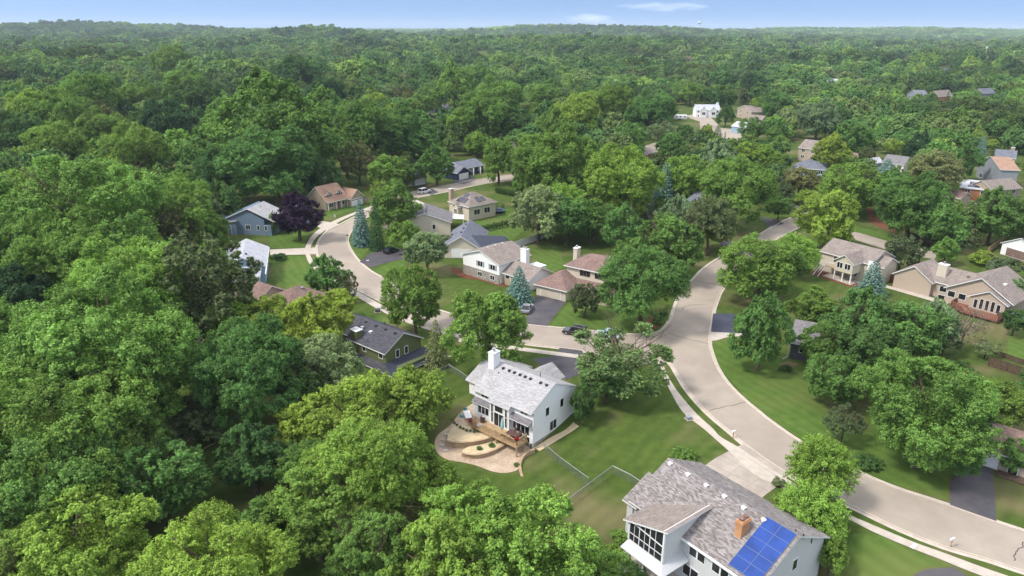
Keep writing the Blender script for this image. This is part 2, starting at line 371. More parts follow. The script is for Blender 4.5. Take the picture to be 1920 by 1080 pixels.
sheet('road', [(p.x, p.y, 0) for p in pL + pC] + [(p.x, p.y, 0) for p in reversed(pR)], M['road'], .014, world=True, cell=8)
for p, sd_ in ((pL, 1), (pC, 1), (pR, -1)):
    strip('gutter', p, 0.03, -.5, .0, .018, M['kerb'], sd_)
    strip('kerb', p, 0.03, .22, -.1, .13, M['kerb'], sd_)
# walks
def ribbon(name, a, b, mat, z=.05):
    P, Q = curve_px(a), curve_px(b)
    return sheet(name, P + Q[::-1], mat, z)
ribbon('pavement', [(1222,676),(1238,698),(1257.5,735),(1280,772.5),(1320,805),(1337,820),(1367.5,847),(1415,890),(1460,912),(1520,943)],
       [(1243,682),(1255,710),(1275,740),(1305,775),(1335,802.5),(1352,820),(1390,842),(1440,876),(1475,898),(1530,932)], M['walk'])
ribbon('pavement', [(1530,932),(1575,958),(1644.5,988),(1714,1017),(1767,1036),(1848,1066),(1960,1104)],
       [(1520,943),(1587,972),(1640,999),(1705.6,1027),(1765,1050),(1832,1077),(1950,1118)], M['walk'])
ribbon('pavement', [(860,634),(900,641),(960,649),(1067,663),(1140,671),(1222,676)], [(860,641),(900,648),(960,656),(1067,670),(1140,678),(1222,684)], M['walk'])
ribbon('pavement', [(700,385),(664,398.5),(635,410),(605,425),(584,443),(572.5,463.6),(572.5,475.5),(580,494),(600,514),(640,542),(676,561),(712,582),(750,600),(800,618),(860,634)],
       [(700,390),(664,403),(638,415),(611,431),(591,448),(581.5,467),(581.5,478),(590,492),(610,509),(646,534),(682,553),(720,574),(756,593),(803,611),(860,627)], M['walk'], .045)
def drive(px, mat, z=.045, name='driveway', n=0): return sheet(name, px, M[mat], z)
drive([(1392,833),(1320,875),(1300,890),(1405,955),(1424,938),(1466,908),(1480,890),(1440,862)], 'drive', .045)
for a, b in (((1355,853),(1440,909)), ((1334,871),(1445,923)), ((1388,874),(1350,907)), ((1425,897),(1380,930)), ((1376,842),(1470,902))):
    A_, B_ = GT(*a), GT(*b); strip('driveway_joint', [A_.lerp(B_, k / 8) for k in range(9)], -.03, .03, .03, .052, M['joint'])
drive([(996,673),(1038,668),(1049,652.5),(1092,658),(1096,675),(1092,700),(1062,712),(1030,695)], 'asphalt', .03)
drive([(1008,549),(1066,560),(1046,585),(1026,611.5),(984,607),(993,580)], 'asphalt', .03)
drive([(1337,588),(1365,588),(1410,593),(1440,600),(1420,627),(1333,622)], 'asphalt_new', .03)
drive([(1331,622.3),(1400,626),(1392,630),(1362,633),(1345,638),(1331,640)], 'walk', .032)
drive([(1829,862),(1860,868),(1868.6,979),(1781,946.5),(1782,900)], 'asphalt', .03)
drive([(674,491),(694,476),(726.5,463),(768,470),(765,484),(720,494),(695,502)], 'asphalt', .03)
drive([(505,468),(540,466.5),(595,464),(597,476.5),(545,478),(507,478)], 'walk', .03)
drive([(650,376),(672,368),(690,372),(682,380)], 'asphalt', .03)
drive([(596,414),(622,417),(640,421),(612,433),(595,425)], 'walk', .03)
drive([(782,345),(805,352),(822,360),(810,367),(795,360),(780,352)], 'asphalt', .03)
drive([(853,330),(885,329),(893,338),(870,345),(850,343)], 'asphalt', .03)
drive([(1285,217),(1305,214),(1332,219),(1352,240),(1395,244),(1405,262),(1372,264),(1345,256),(1315,262),(1298,258),(1313,240),(1312,228),(1295,222)], 'road', .03)
drive([(1195,279),(1232,266),(1242,270),(1236,279),(1205,284)], 'road', .03)
drive([(1594,434),(1612,437),(1664,452),(1760,474),(1752,486),(1700,478),(1655,466),(1604,450)], 'road', .03)
drive([(1345,444),(1385,456),(1392,462),(1370,470),(1350,458)], 'asphalt', .03)
drive([(1425,406),(1460,413),(1470,420),(1440,426)], 'asphalt', .03)
drive([(1478,381),(1502,388),(1499,393),(1474,386)], 'walk', .03)
drive([(1015,1085),(1032,1072),(1060,1068),(1100,1100)], 'soil', .03) if False else None
drive([(1712,1080),(1735,1068),(1790,1064),(1820,1085),(1850,1130),(1700,1120)], 'asphalt', .03)
sheet('mulch_bed', curve_px([(1206,612),(1212,600),(1224,594),(1236,598),(1238,608),(1228,617),(1214,618),(1206,612)]), M['mulch'], .06)
sheet('mulch_bed', curve_px([(1624,392),(1634,390),(1642,406),(1668,420),(1700,432),(1706,444),(1680,438),(1652,428),(1632,416),(1624,392)]), M['mulch'], .05)
sheet('mulch_bed', curve_px([(845,506),(852,501),(868,508),(900,516),(950,532),(940,538),(900,526),(862,520),(845,506)]), M['mulch'], .05)
sheet('mulch_bed', curve_px([(1462,684),(1478,678),(1496,683),(1486,690),(1470,690),(1462,684)]), M['soil'], .05)
for q in ([(505,443),(563,433),(578,440),(570,464),(505,466)], [(512,482),(574,480),(580,496),(604,520),(598,545),(540,543),(510,520)],
          [(600,398),(660,378),(672,380),(668,392),(628,405),(602,414)], [(654,462),(664,450),(700,462),(690,470),(676,486),(662,474)],
          [(700,508),(740,488),(760,488),(755,515),(728,524)], [(1030,612),(1066,568),(1100,560),(1170,585),(1225,592),(1235,615),(1215,623),(1165,622),(1110,617)],
          [(1337,640),(1360,636),(1400,632),(1440,660),(1540,690),(1560,740),(1600,800),(1680,850),(1780,880),(1778,940),(1670,906),(1585,868),(1505,825),(1445,785),(1400,748),(1350,690),(1337,660)],
          [(985,462),(1028,448),(1050,470),(1058,500),(1020,520),(1003,490)], [(875,430),(905,400),(960,390),(985,430),(960,450),(900,455),(880,442)],
          [(1600,1000),(1650,1004),(1710,1032),(1790,1062),(1735,1064),(1700,1085),(1570,1085),(1580,1040)],
          [(680,583),(740,600),(790,612),(792,620),(740,608),(690,600)], [(1296,263),(1312,262),(1325,270),(1300,276)],
          [(1890,620),(1960,612),(1960,700),(1890,670)], [(1604,424),(1700,448),(1690,456),(1600,434)]):
    sheet('lawn', q, M['lawn'], .016)
# tar-filled cracks in the street
for pts in ([(1279,580),(1285,575),(1300,571.5),(1328,570.5)], [(1255,624),(1270,630),(1290,636),(1310,640),(1329,645)], [(1330,769),(1350,765),(1370,760),(1401,754)],
            [(1310,527),(1325,530),(1340,534)], [(1901,1050),(1905,1038),(1914,1025),(1922,1016)], [(1240,626),(1249,617),(1257,610)]):
    rnd = random.Random(7); P = [Vector((p.x + rnd.uniform(-.15, .15), p.y + rnd.uniform(-.15, .15), 0)) for p in gpath(pts, 5)]
    strip('road_crack', P, -.055, .055, .0, .019, M['crack'])

# ------------------------------------------------------------------ trees
def dirs(n, rng):
    i = np.arange(n) + .5; ph = np.arccos(1 - 2 * i / n); th = np.pi * (1 + 5 ** .5) * i + rng.uniform(0, 6)
    d = np.stack([np.cos(th) * np.sin(ph), np.sin(th) * np.sin(ph), np.cos(ph)], 1)
    d += rng.normal(0, .16, d.shape); return d / np.linalg.norm(d, axis=1, keepdims=True)
def unit(a): return a / np.maximum(np.linalg.norm(a, axis=-1, keepdims=True), 1e-6)
def leaf_mesh(name, P, Nn, sz, v, mats, rng, el=1.0, axis=None, extra=None):
    """one small rhombic leaf spray for each point"""
    n = len(P); Nn = unit(Nn)
    r = rng.normal(size=(n, 3)) if axis is None else axis
    a = unit(np.cross(Nn, r)); b = np.cross(Nn, a)
    if axis is not None: a, b = b, a
    s = np.asarray(sz).reshape(-1, 1) * rng.uniform(.7, 1.35, (n, 1))
    fold = Nn * s * .28
    V = np.stack([P + a * s * el, P + b * s * .62 + fold, P - a * s * el, P - b * s * .62 + fold], 1).reshape(-1, 3)
    F = np.arange(4 * n).reshape(-1, 4)
    v = np.clip(v, 0, 1)
    me = bpy.data.meshes.new(name); me.vertices.add(4 * n); me.vertices.foreach_set('co', V.astype(np.float32).ravel())
    me.loops.add(4 * n); me.loops.foreach_set('vertex_index', F.ravel().astype(np.int32))
    me.polygons.add(n); me.polygons.foreach_set('loop_start', np.arange(0, 4 * n, 4, dtype=np.int32))
    at = me.attributes.new('v', 'FLOAT', 'FACE'); at.data.foreach_set('value', v.astype(np.float32))
    me.materials.append(mats); me.update(); me.validate(); return me
def crown(name, seed, n1=34, nleaf=14000, leaf=.05, lobe=.36, lobe_at=.68, shape='round', thin=1.0, mat=None, el=1.0, messy=.38, low=-.8, sub=9, gap=0.):
    rng = np.random.default_rng(seed)
    D = dirs(n1, rng); D = D[D[:, 2] > low]
    if gap: D = D[rng.random(len(D)) > gap]
    R = lobe_at * rng.uniform(.74, 1.18, len(D)); C = D * R[:, None]
    r1 = lobe * rng.uniform(.75, 1.2, len(D)) * (1 - .2 * np.clip(D[:, 2], 0, 1))
    if thin < 1: r1 = r1 * thin
    k = rng.choice(len(D), nleaf, p=r1 ** 2 / np.sum(r1 ** 2))
    sd = unit(rng.normal(size=(len(D), sub, 3)) + D[:, None] * .9); sr = rng.uniform(.8, 1.25, (len(D), sub))
    j = rng.integers(0, sub, nleaf); nt_ = 7
    tw = unit(rng.normal(size=(len(D), sub, nt_, 3)) * .75 + sd[:, :, None] * .9 + np.array([0, 0, .45])); g = rng.integers(0, nt_, nleaf)
    w = tw[k, j, g]; t = rng.random((nleaf, 1)) ** .75; q = rng.normal(size=(nleaf, 3)) * (1.12 - .8 * t) * .095
    P = C[k] + r1[k, None] * (sd[k, j] * .60 + (w * (.10 + .42 * t) + q) * sr[k, j][:, None])
    u = unit(q * 6 + w * .55 + [0, 0, .25]); nn = u + rng.normal(size=(nleaf, 3)) * messy
    # a little inner foliage keeps the crown closed
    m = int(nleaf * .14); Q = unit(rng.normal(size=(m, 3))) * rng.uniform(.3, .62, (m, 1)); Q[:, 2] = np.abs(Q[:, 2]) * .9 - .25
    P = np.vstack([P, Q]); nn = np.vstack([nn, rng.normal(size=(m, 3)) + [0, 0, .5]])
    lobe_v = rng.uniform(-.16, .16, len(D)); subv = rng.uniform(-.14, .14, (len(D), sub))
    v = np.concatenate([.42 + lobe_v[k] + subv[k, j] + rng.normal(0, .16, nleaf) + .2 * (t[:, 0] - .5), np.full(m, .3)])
    z = P[:, 2]
    if shape == 'oval': f = 1.02 - .42 * np.clip(z, 0, 1) ** 1.3 - .12 * np.clip(-z, 0, 1)
    elif shape == 'pear': f = 1.08 - .5 * np.clip(z + .2, 0, 1.2) ** 1.1
    elif shape == 'flat': f = 1.0 + .12 * np.clip(z, -.5, .5); P[:, 2] = np.where(z > 0, z * .86, z)
    elif shape == 'column': f = (1 - .55 * np.abs(z) ** 3)
    else: f = 1.0
    P[:, :2] *= np.asarray(f).reshape(-1, 1)
    ph = rng.uniform(0, 6.28, 4); P[:, 0] *= 1 + .09 * np.sin(2.2 * P[:, 1] + ph[0] + 1.5 * P[:, 2]); P[:, 1] *= 1 + .09 * np.sin(2.4 * P[:, 0] + ph[1]); P[:, 2] *= 1 + .10 * np.sin(2.6 * P[:, 0] + ph[2]) * np.cos(2.1 * P[:, 1] + ph[3])
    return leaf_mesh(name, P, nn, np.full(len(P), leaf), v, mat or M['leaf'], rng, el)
def willowy(name, seed, nb=150, per=90, leaf=.05, mat=None, droop=.5):
    """arching sprays of long leaves"""
    rng = np.random.default_rng(seed); D = dirs(nb, rng); D = D[D[:, 2] > -.45]
    PP, NN, VV = [], [], []
    for d in D:
        st = d * rng.uniform(.15, .4); L_ = rng.uniform(.62, .95); out = unit(d * [1, 1, .8] + [0, 0, .25]); hv = rng.uniform(-.15, .15)
        t = rng.random(per) ** .6
        p = st + out * (t * L_)[:, None] + np.array([0, 0, -1]) * (droop * t ** 2.2 * .35)[:, None]
        p += rng.normal(0, .055, (per, 3)) * (1.1 - .4 * t)[:, None]
        PP.append(p); NN.append(rng.normal(0, .75, (per, 3)) + out * .4 + [0, 0, .5]); VV.append(.5 + hv + rng.normal(0, .15, per) + .12 * (t - .5))
    P = np.vstack(PP); return leaf_mesh(name, P, np.vstack(NN), np.full(len(P), leaf), np.concatenate(VV), mat or M['leaf'], rng, 1.3)
def spruce(name, seed, layers=19, leaf=.034, mat=None, power=.72, per=30, fine=30):
    rng = np.random.default_rng(seed); PP, NN, VV, AX = [], [], [], []
    for l in range(layers):
        h = (l + .3) / layers; r = (1 - h) ** power * rng.uniform(.88, 1.08) + .02; nb = max(6, int(per * (1 - h) + 5))
        a0 = rng.uniform(0, 6.28)
        for b in range(nb):
            a = a0 + 6.283 * b / nb + rng.normal(0, .12); rb = r * rng.uniform(.78, 1.1); n = max(4, int(fine * (rb + .25)))
            t = np.sqrt(rng.random(n)) * .85 + .18
            dx = np.array([math.cos(a), math.sin(a), 0]); sx = np.array([-math.sin(a), math.cos(a), 0])
            w = rng.normal(0, .055, n) * (1.4 - t) * (rb + .3)
            z = h * 2 - 1 + .035 * rng.normal(size=n) / 3 - .16 * t * rb - rng.uniform(0, .03) + .05 * t ** 3
            p = dx[None] * (t * rb)[:, None] + sx[None] * w[:, None]; p[:, 2] = z
            PP.append(p); NN.append(np.array([0, 0, 1.]) + dx * .5 + rng.normal(0, .4, (n, 3))); AX.append(np.repeat(dx[None], n, 0) + rng.normal(0, .3, (n, 3)))
            VV.append(.45 + .35 * (t - .5) + rng.normal(0, .13, n) + rng.uniform(-.08, .08))
    P = np.vstack(PP); return leaf_mesh(name, P, np.vstack(NN), np.full(len(P), leaf), np.concatenate(VV), mat or M['leaf'], rng, 1.5, np.vstack(AX))
def trunk_mesh(name, seed, mat, limbs=9, reach=.62, fine=0, r0=.075, top=.25):
    """unit tree: base at 0, crown centre at z = 1; limbs fork into the crown"""
    rnd = random.Random(seed); mb = MB()
    def limb(a, d, ln, r, depth, seg=3):
        p = Vector(a)
        for k in range(seg):
            d2 = (d + Vector((rnd.uniform(-.22, .22), rnd.uniform(-.22, .22), rnd.uniform(-.05, .2)))).normalized()
            q = p + d2 * ln / seg; ra, rb = r * (1 - .75 * k / seg), r * (1 - .75 * (k + 1) / seg)
            mb.tube(p, q, ra, rb, 6 if depth < 2 else 4)
            if depth < fine and k > 0:
                for _ in range(2):
                    limb(q, (d2 + Vector((rnd.uniform(-1, 1), rnd.uniform(-1, 1), rnd.uniform(-.3, .7)))).normalized(), ln * .55, rb * .6, depth + 1)
            p, d = q, d2
    p = Vector((0, 0, -.05)); lean = Vector((rnd.uniform(-.05, .05), rnd.uniform(-.05, .05), 0))
    hs = [.0, .25, .5, .75, 1.0, 1.0 + top]
    mb.tube((0, 0, -.08), (0, 0, .08), r0 * 1.35, r0)
    prev = Vector((0, 0, .08))
    for k, h in enumerate(hs[1:]):
        q = lean * h + Vector((rnd.uniform(-.02, .02), rnd.uniform(-.02, .02), h)); mb.tube(prev, q, r0 * (1 - .16 * k), r0 * (1 - .16 * (k + 1))); prev = q
    for k in range(limbs):
        h = rnd.uniform(.5, 1.05); a = 6.283 * k / limbs + rnd.uniform(-.3, .3)
        limb(lean * h + Vector((0, 0, h)), Vector((math.cos(a), math.sin(a), rnd.uniform(.25, .8))).normalized(), reach * rnd.uniform(.8, 1.15), r0 * .42, 1)
    me_o = mb.build(name, mat, None, uv=False, fix=False); me = me_o.data; bpy.data.objects.remove(me_o); return me
CR = {   # crown forms by kind; each kind has several to pick from
 'L': [crown('crown', 11 + i, 38, 125000, .0138, .345, .69, ['round', 'flat', 'round'][i % 3], sub=15, gap=.04) for i in range(3)],
 'r': [crown('crown', 31 + i, 25, 60000, .0198, .385, .66, ['round', 'oval', 'round', 'flat'][i % 4]) for i in range(4)],
 't': [crown('crown', 51 + i, 42, 56000, .0205, .28, .73, ['pear', 'oval'][i % 2]) for i in range(2)],
 'w': [willowy('crown', 61 + i, 340, 130, .026) for i in range(2)],
 'o': [crown('crown', 71, 80, 40000, .025, .21, .80, 'round', sub=6, messy=.4)],
 'n': [crown('crown', 81 + i, 40, 27000, .018, .24, .72, 'round', messy=.8, el=1.2, gap=.30) for i in range(2)],
 'a': [crown('crown', 86, 20, 700, .04, .3, .7, 'flat', messy=1.0)],
 'k': [crown('crown', 91 + i, 30, 9000, .042, .36, .66, 'round', low=-.2) for i in range(2)],
 's': [spruce('crown', 101 + i) for i in range(2)],
 'f': [spruce('crown', 105 + i, 24, .045, per=18, fine=10, power=.6) for i in range(2)],
 'c': [crown('crown', 111, 60, 7000, .045, .20, .8, 'column', low=-1.1)],
}
TR = {'big': [trunk_mesh('trunk', i, M['bark'], 9) for i in range(3)], 'fine': [trunk_mesh('trunk', 20 + i, M['bark'], 14, .8, 3, .06) for i in range(2)],
      'bare': [trunk_mesh('trunk', 30, M['greybark'], 20, .95, 4, .05)], 'pole': [trunk_mesh('trunk', 40, M['bark'], 0, top=.7, r0=.06)]}
TONE = {'y': (0.210, 0.326, 0.059), 'Y': (0.269, 0.367, 0.063), 'g': (0.171, 0.282, 0.059), 'm': (0.133, 0.246, 0.062), 'd': (0.088, 0.169, 0.050), 'D': (0.056, 0.114, 0.045), 'b': (0.173, 0.275, 0.232),
        'B': (0.109, 0.159, 0.155), 'p': (0.047, 0.023, 0.050), 's': (0.230, 0.312, 0.144), 'o': (0.187, 0.202, 0.083), 'q': (0.144, 0.189, 0.081), 'e': (0.258, 0.238, 0.183), 'h': (.165, .245, .085), 'x': (0.216, 0.167, 0.142)}
KN = {'L': 'broadleaf_tree', 'r': 'broadleaf_tree', 't': 'broadleaf_tree', 'w': 'broadleaf_tree', 'o': 'broadleaf_tree', 'n': 'thinning_tree', 'a': 'bare_tree', 'k': 'shrub', 's': 'spruce_tree', 'f': 'fir_tree', 'c': 'columnar_evergreen'}
KC = {'n': 'tree', 'a': 'bare tree', 'k': 'shrub', 's': 'spruce tree', 'f': 'fir tree', 'c': 'arborvitae'}
PLACED = []       # x, y, radius of every tree that stands
trng = random.Random(5)
def put_tree(x, y, R, Rz, zc, kind, tone, label, group=None, small=False):
    """zc: height of the crown's centre above the ground"""
    rz = trng.uniform(0, 6.28); z = H1(x, y); idx = len(PLACED)
    c0 = TONE[tone]; jr = trng.uniform(.88, 1.12); jh = trng.uniform(-.07, .07)
    col = (c0[0] * jr * (1 + jh), c0[1] * jr, c0[2] * jr * (1 - jh), 1)
    me = CR[kind][idx % len(CR[kind])]
    tm = TR['fine'] if kind == 'n' else TR['bare'] if kind == 'a' else TR['pole'] if kind in 'sfc' else TR['fine'] if kind in 'Lr' and idx % 5 == 2 else TR['big']
    PLACED.append((x, y, R))
    cr = bpy.data.objects.new('crown', me); cr.color = col; cr.scale = (R, R, Rz)
    if kind in 'k' or small:
        cr.name = KN[kind]; cr.location = (x, y, z + zc); cr.rotation_euler = (0, 0, rz); link(cr)
        tag(cr, label, KC.get(kind, 'tree'), group); return cr
    e = empty(KN[kind], (x, y, z), rz, label=label, cat=KC.get(kind, 'tree'), group=group)
    cr.location = (0, 0, zc); link(cr, e)
    t = bpy.data.objects.new('trunk', tm[idx % len(tm)])
    ts = R if kind not in 'sfc' else max(R, 1.2)
    t.scale = (ts, ts, zc); link(t, e); return e
def tree_px(cx, cy, w, a, kind, tone, label, group=None, clear=None):
    """from where its crown stands in the photograph: centre, width, height over width"""
    el = math.atan2(-ray(cx, cy).z, math.hypot(ray(cx, cy).x, ray(cx, cy).y))
    keep = a < 0; a = abs(a)
    if not keep and kind in 'rLtwo' and a < .96: cy += (.96 - a) * w * .5; a = .96
    if kind == 's': w *= 1.15; a /= 1.12
    sn, cs = math.sin(el), math.cos(el); R = 5.0; zc = 6.0; p = None
    rat = max(.45, math.sqrt(max(.05, a * a - sn * sn)) / cs)
    for _ in range(14):
        h = H1(p.x, p.y) if p else 0.0
        p = G(cx, cy, h + zc); d = (p - cam.location).length
        dep = p.y * math.cos(PITCH) + (CAMH - p.z) * math.sin(PITCH)
        R = w / 2 * dep / FPX * 1.0; Rz = R * rat
        if clear is not None: tcl = clear
        elif kind in 'k': tcl = -Rz * .25
        elif kind in 'sf': tcl = .5
        elif kind == 'c': tcl = .15
        elif kind == 't' and a > 1.2: tcl = .4
        else: tcl = min(2.0, .3 + .16 * Rz)
        zc = Rz + tcl
    if kind in 'L' and R < 7: kind = 'r'
    if kind == 'r' and R > 9: kind = 'L'
    return put_tree(p.x, p.y, R, Rz, zc, kind, tone, label, group)

# ------------------------------------------------------------------ houses
M['roof_white'] = brick_mat('shingles_pale_grey', (.30, .29, .295), (.44, .43, .435), (.21, .20, .205), .45, .16, .012, .12)
M['roof_grey'] = brick_mat('shingles_grey', (.15, .14, .15), (.24, .225, .235), (.10, .095, .10), .5, .18, .01, .15)
M['roof_speck'] = brick_mat('shingles_mottled', (.145, .125, .12), (.34, .31, .30), (.12, .105, .10), .42, .16, .012, .18)
M['roof_taupe'] = brick_mat('shingles_taupe', (.20, .165, .145), (.29, .245, .22), (.13, .11, .10), .5, .18, .01, .15)
M['roof_brown'] = brick_mat('shingles_reddish_brown', (.17, .112, .098), (.26, .175, .152), (.12, .08, .07), .5, .18, .01, .15)
M['roof_rust'] = brick_mat('shingles_tan_rust', (.31, .19, .135), (.40, .255, .185), (.2, .13, .1), .5, .18, .01, .15)
M['roof_dark'] = brick_mat('shingles_charcoal', (.055, .055, .068), (.095, .093, .108), (.04, .04, .045), .5, .18, .01, .15)
M['roof_slate'] = brick_mat('shingles_blue_grey', (.125, .135, .17), (.19, .20, .235), (.09, .09, .11), .5, .18, .01, .15)
M['roof_pale'] = brick_mat('shingles_light_grey', (.38, .39, .43), (.5, .51, .55), (.3, .3, .33), .5, .18, .01, .12)
M['standing'] = siding('white_standing_seam', (.52, .53, .54), .35, True, .05, .8)
M['s_white'] = siding('siding_white', (.80, .80, .80), .2)
M['s_bluewhite'] = siding('siding_cool_white', (.82, .83, .85), .2)
M['s_board'] = siding('board_siding_grey_white', (.60, .60, .605), .4, True, .1, .9)
M['s_green'] = siding('siding_olive_green', (.115, .135, .062), .2)
M['s_lblue'] = siding('siding_light_blue', (.27, .40, .52), .2)
M['s_blue'] = siding('siding_slate_blue', (.15, .21, .28), .2)
M['s_navy'] = siding('siding_navy', (.018, .026, .06), .2)
M['s_beige'] = siding('siding_beige', (.56, .50, .40), .2)
M['s_tan'] = siding('siding_tan', (.43, .345, .27), .2)
M['s_grey'] = siding('siding_grey', (.27, .285, .32), .2)
M['s_dark'] = siding('siding_dark_grey', (.10, .095, .11), .2)
M['s_red'] = siding('siding_rust', (.38, .16, .08), .2)
M['brick_tan'] = brick_mat('brick_tan', (.36, .26, .18), (.46, .35, .25), (.4, .36, .3), .3, .1, .012, .15)
M['brick_red'] = brick_mat('brick_orange', (.50, .21, .09), (.60, .30, .14), (.4, .28, .18), .3, .1, .012, .12)
M['stone'] = brick_mat('stone_veneer', (.24, .21, .18), (.42, .38, .33), (.16, .15, .13), .4, .18, .02, .2)
M['paver'] = brick_mat('patio_pavers', (.40, .30, .215), (.51, .40, .30), (.32, .25, .18), .3, .2, .01, .2)
M['block'] = brick_mat('wall_blocks', (.36, .25, .16), (.52, .39, .26), (.2, .14, .1), .4, .15, .012, .15)
M['sand'] = noise_mat('sandy_gravel', (.46, .36, .22), (.58, .47, .31), 2, 8, .95, .1)
M['solar'] = plain('solar_panel_blue', (.009, .048, .25), .25, .5, var=.3, scale=.6)
M['solar_dark'] = plain('solar_panel_dark', (.02, .02, .04), .2, .6)
M['panel_frame'] = plain('panel_frame', (.13, .18, .28), .5)
M['screen'] = plain('porch_screen', (.022, .022, .026), .6, .2, var=.4, scale=1.5)
M['blue_tarp'] = plain('blue_roof_membrane', (.035, .04, .062), .6)

class House:
    """local metres: u along one side, v along the other, z up; parts are children of one Empty"""
    def __init__(s, name, label, P0, P1, P2, ze, cat='house', group=None, z0=None, L=None):
        a, b, c = G(*P0, ze), G(*P1, ze), G(*P2, ze)
        u = (b - a); s.Lu = u.length; u.normalize(); v = Vector((-u.y, u.x, 0))
        if v.dot(c - a) < 0: s.sgn = -1
        else: s.sgn = 1
        s.Lv = abs(v.dot(c - a))
        if L: s.Lu, s.Lv = L[0] or s.Lu, L[1] or s.Lv
        s.u, s.v = u, v * s.sgn; s.a = Vector((a.x, a.y, 0))
        s.z0 = min(H1(q.x, q.y) for q in (a, b, c)) - .3 if z0 is None else z0
        s.root = empty(name, (a.x, a.y, 0), math.atan2(u.y, u.x), label=label, cat=cat, group=group)
    def mb(s): return MB()
    def fin(s, mb, name, mats, parent=None):
        if s.sgn < 0: mb.v = [(x, -y, z) for x, y, z in mb.v]
        return mb.build(name, mats, parent or s.root)
    def world(s, u, v): return s.a + s.u * u + s.v * v
    def walls(s, u0, u1, v0, v1, z0, ze, mat, axis=None, rise=0, shed=None):
        mb = MB(); z0 = s.z0 if z0 is None else z0
        if axis is None or not rise: mb.box(u0, u1, v0, v1, z0, ze)
        elif axis == 'u':
            m = (v0 + v1) / 2; pr = [(v0, z0), (v1, z0), (v1, ze), (m, ze + rise), (v0, ze)]
            mb.poly([(u0, a, b) for a, b in pr] + [(u1, a, b) for a, b in pr], [(0, 1, 2, 3, 4), (9, 8, 7, 6, 5)] + [(i, (i + 1) % 5, 5 + (i + 1) % 5, 5 + i) for i in range(5)])
        else:
            m = (u0 + u1) / 2; pr = [(u0, z0), (u1, z0), (u1, ze), (m, ze + rise), (u0, ze)]
            mb.poly([(a, v0, b) for a, b in pr] + [(a, v1, b) for a, b in pr], [(0, 1, 2, 3, 4), (9, 8, 7, 6, 5)] + [(i, (i + 1) % 5, 5 + (i + 1) % 5, 5 + i) for i in range(5)])
        return s.fin(mb, 'wall', M[mat])
    def gable_roof(s, u0, u1, v0, v1, ze, rise, axis, mat, oh=.4, rk=.35, t=.16, trim='trim', asym=.5):
        """ridge along axis; asym moves the ridge across the span"""
        if axis == 'u': w0, w1, l0, l1 = v0, v1, u0, u1
        else: w0, w1, l0, l1 = u0, u1, v0, v1
        m = w0 + (w1 - w0) * asym; k0 = rise / (m - w0); k1 = rise / (w1 - m)
        pr = [(w0 - oh, ze - oh * k0 + t), (m, ze + rise + t), (w1 + oh, ze - oh * k1 + t), (w1 + oh, ze - oh * k1 - .04), (m, ze + rise - .02), (w0 - oh, ze - oh * k0 - .04)]
        l0 -= rk; l1 += rk
        mk = (lambda l, p: (l, p[0], p[1])) if axis == 'u' else (lambda l, p: (p[0], l, p[1]))
        V = [mk(l0, p) for p in pr] + [mk(l1, p) for p in pr]; mb = MB()
        mb.poly(V, [(0, 1, 7, 6), (1, 2, 8, 7)], 0); b = len(mb.v) - 12
        for f in ((2, 3, 9, 8), (5, 0, 6, 11), (3, 4, 10, 9), (4, 5, 11, 10), (0, 5, 4, 1), (1, 4, 3, 2), (6, 7, 10, 11), (7, 8, 9, 10)): mb.f.append([b + i for i in f]); mb.m.append(1)
        return s.fin(mb, 'roof', [M[mat], M[trim]])
    def hip_roof(s, u0, u1, v0, v1, ze, rise, mat, oh=.5, t=.2, trim='trim', axis=None, hip0=1., hip1=1.):
        u0 -= oh; u1 += oh; v0 -= oh; v1 += oh; Lu, Lv = u1 - u0, v1 - v0; axis = axis or ('u' if Lu > Lv else 'v')
        if axis == 'u': h = Lv / 2; r0, r1 = (u0 + h * hip0, (v0 + v1) / 2), (u1 - h * hip1, (v0 + v1) / 2)
        else: h = Lu / 2; r0, r1 = ((u0 + u1) / 2, v0 + h * hip0), ((u0 + u1) / 2, v1 - h * hip1)
        zt, zb = ze + .02, ze - t
        V = [(u0, v0, zt), (u1, v0, zt), (u1, v1, zt), (u0, v1, zt), (r0[0], r0[1], ze + rise), (r1[0], r1[1], ze + rise), (u0, v0, zb), (u1, v0, zb), (u1, v1, zb), (u0, v1, zb)]
        mb = MB(); F = [(0, 1, 5, 4), (1, 2, 5), (2, 3, 4, 5), (3, 0, 4)] if axis == 'u' else [(0, 1, 4), (1, 2, 5, 4), (2, 3, 5), (3, 0, 4, 5)]
        mb.poly(V, F, 0)
        for f in ((0, 6, 7, 1), (1, 7, 8, 2), (2, 8, 9, 3), (3, 9, 6, 0), (6, 9, 8, 7)): mb.f.append(list(f)); mb.m.append(1)
        return s.fin(mb, 'roof', [M[mat], M[trim]])
    def slab_roof(s, pts, mat, t=.14, name='roof', trim='trim'):
        """pts: corners (u,v,z) of a plane"""
        n = len(pts); mb = MB(); mb.poly(list(pts) + [(p[0], p[1], p[2] - t) for p in pts], [tuple(range(n))], 0)
        b = 0; mb.f.append([n + i for i in reversed(range(n))]); mb.m.append(1)
        for i in range(n): mb.f.append([i, (i + 1) % n, n + (i + 1) % n, n + i]); mb.m.append(1)
        return s.fin(mb, name, [M[mat], M[trim]])
    def bx(s, mb, face, at, a0, a1, d0, d1, z0, z1, m=0):
        """box on a wall: face u-/u+/v-/v+, wall plane at, a0..a1 along it, d0..d1 outwards"""
        sg = -1 if face[1] == '-' else 1; lo, hi = sorted((at + sg * d0, at + sg * d1))
        if face[0] == 'u': mb.box(lo, hi, a0, a1, z0, z1, m)
        else: mb.box(a0, a1, lo, hi, z0, z1, m)
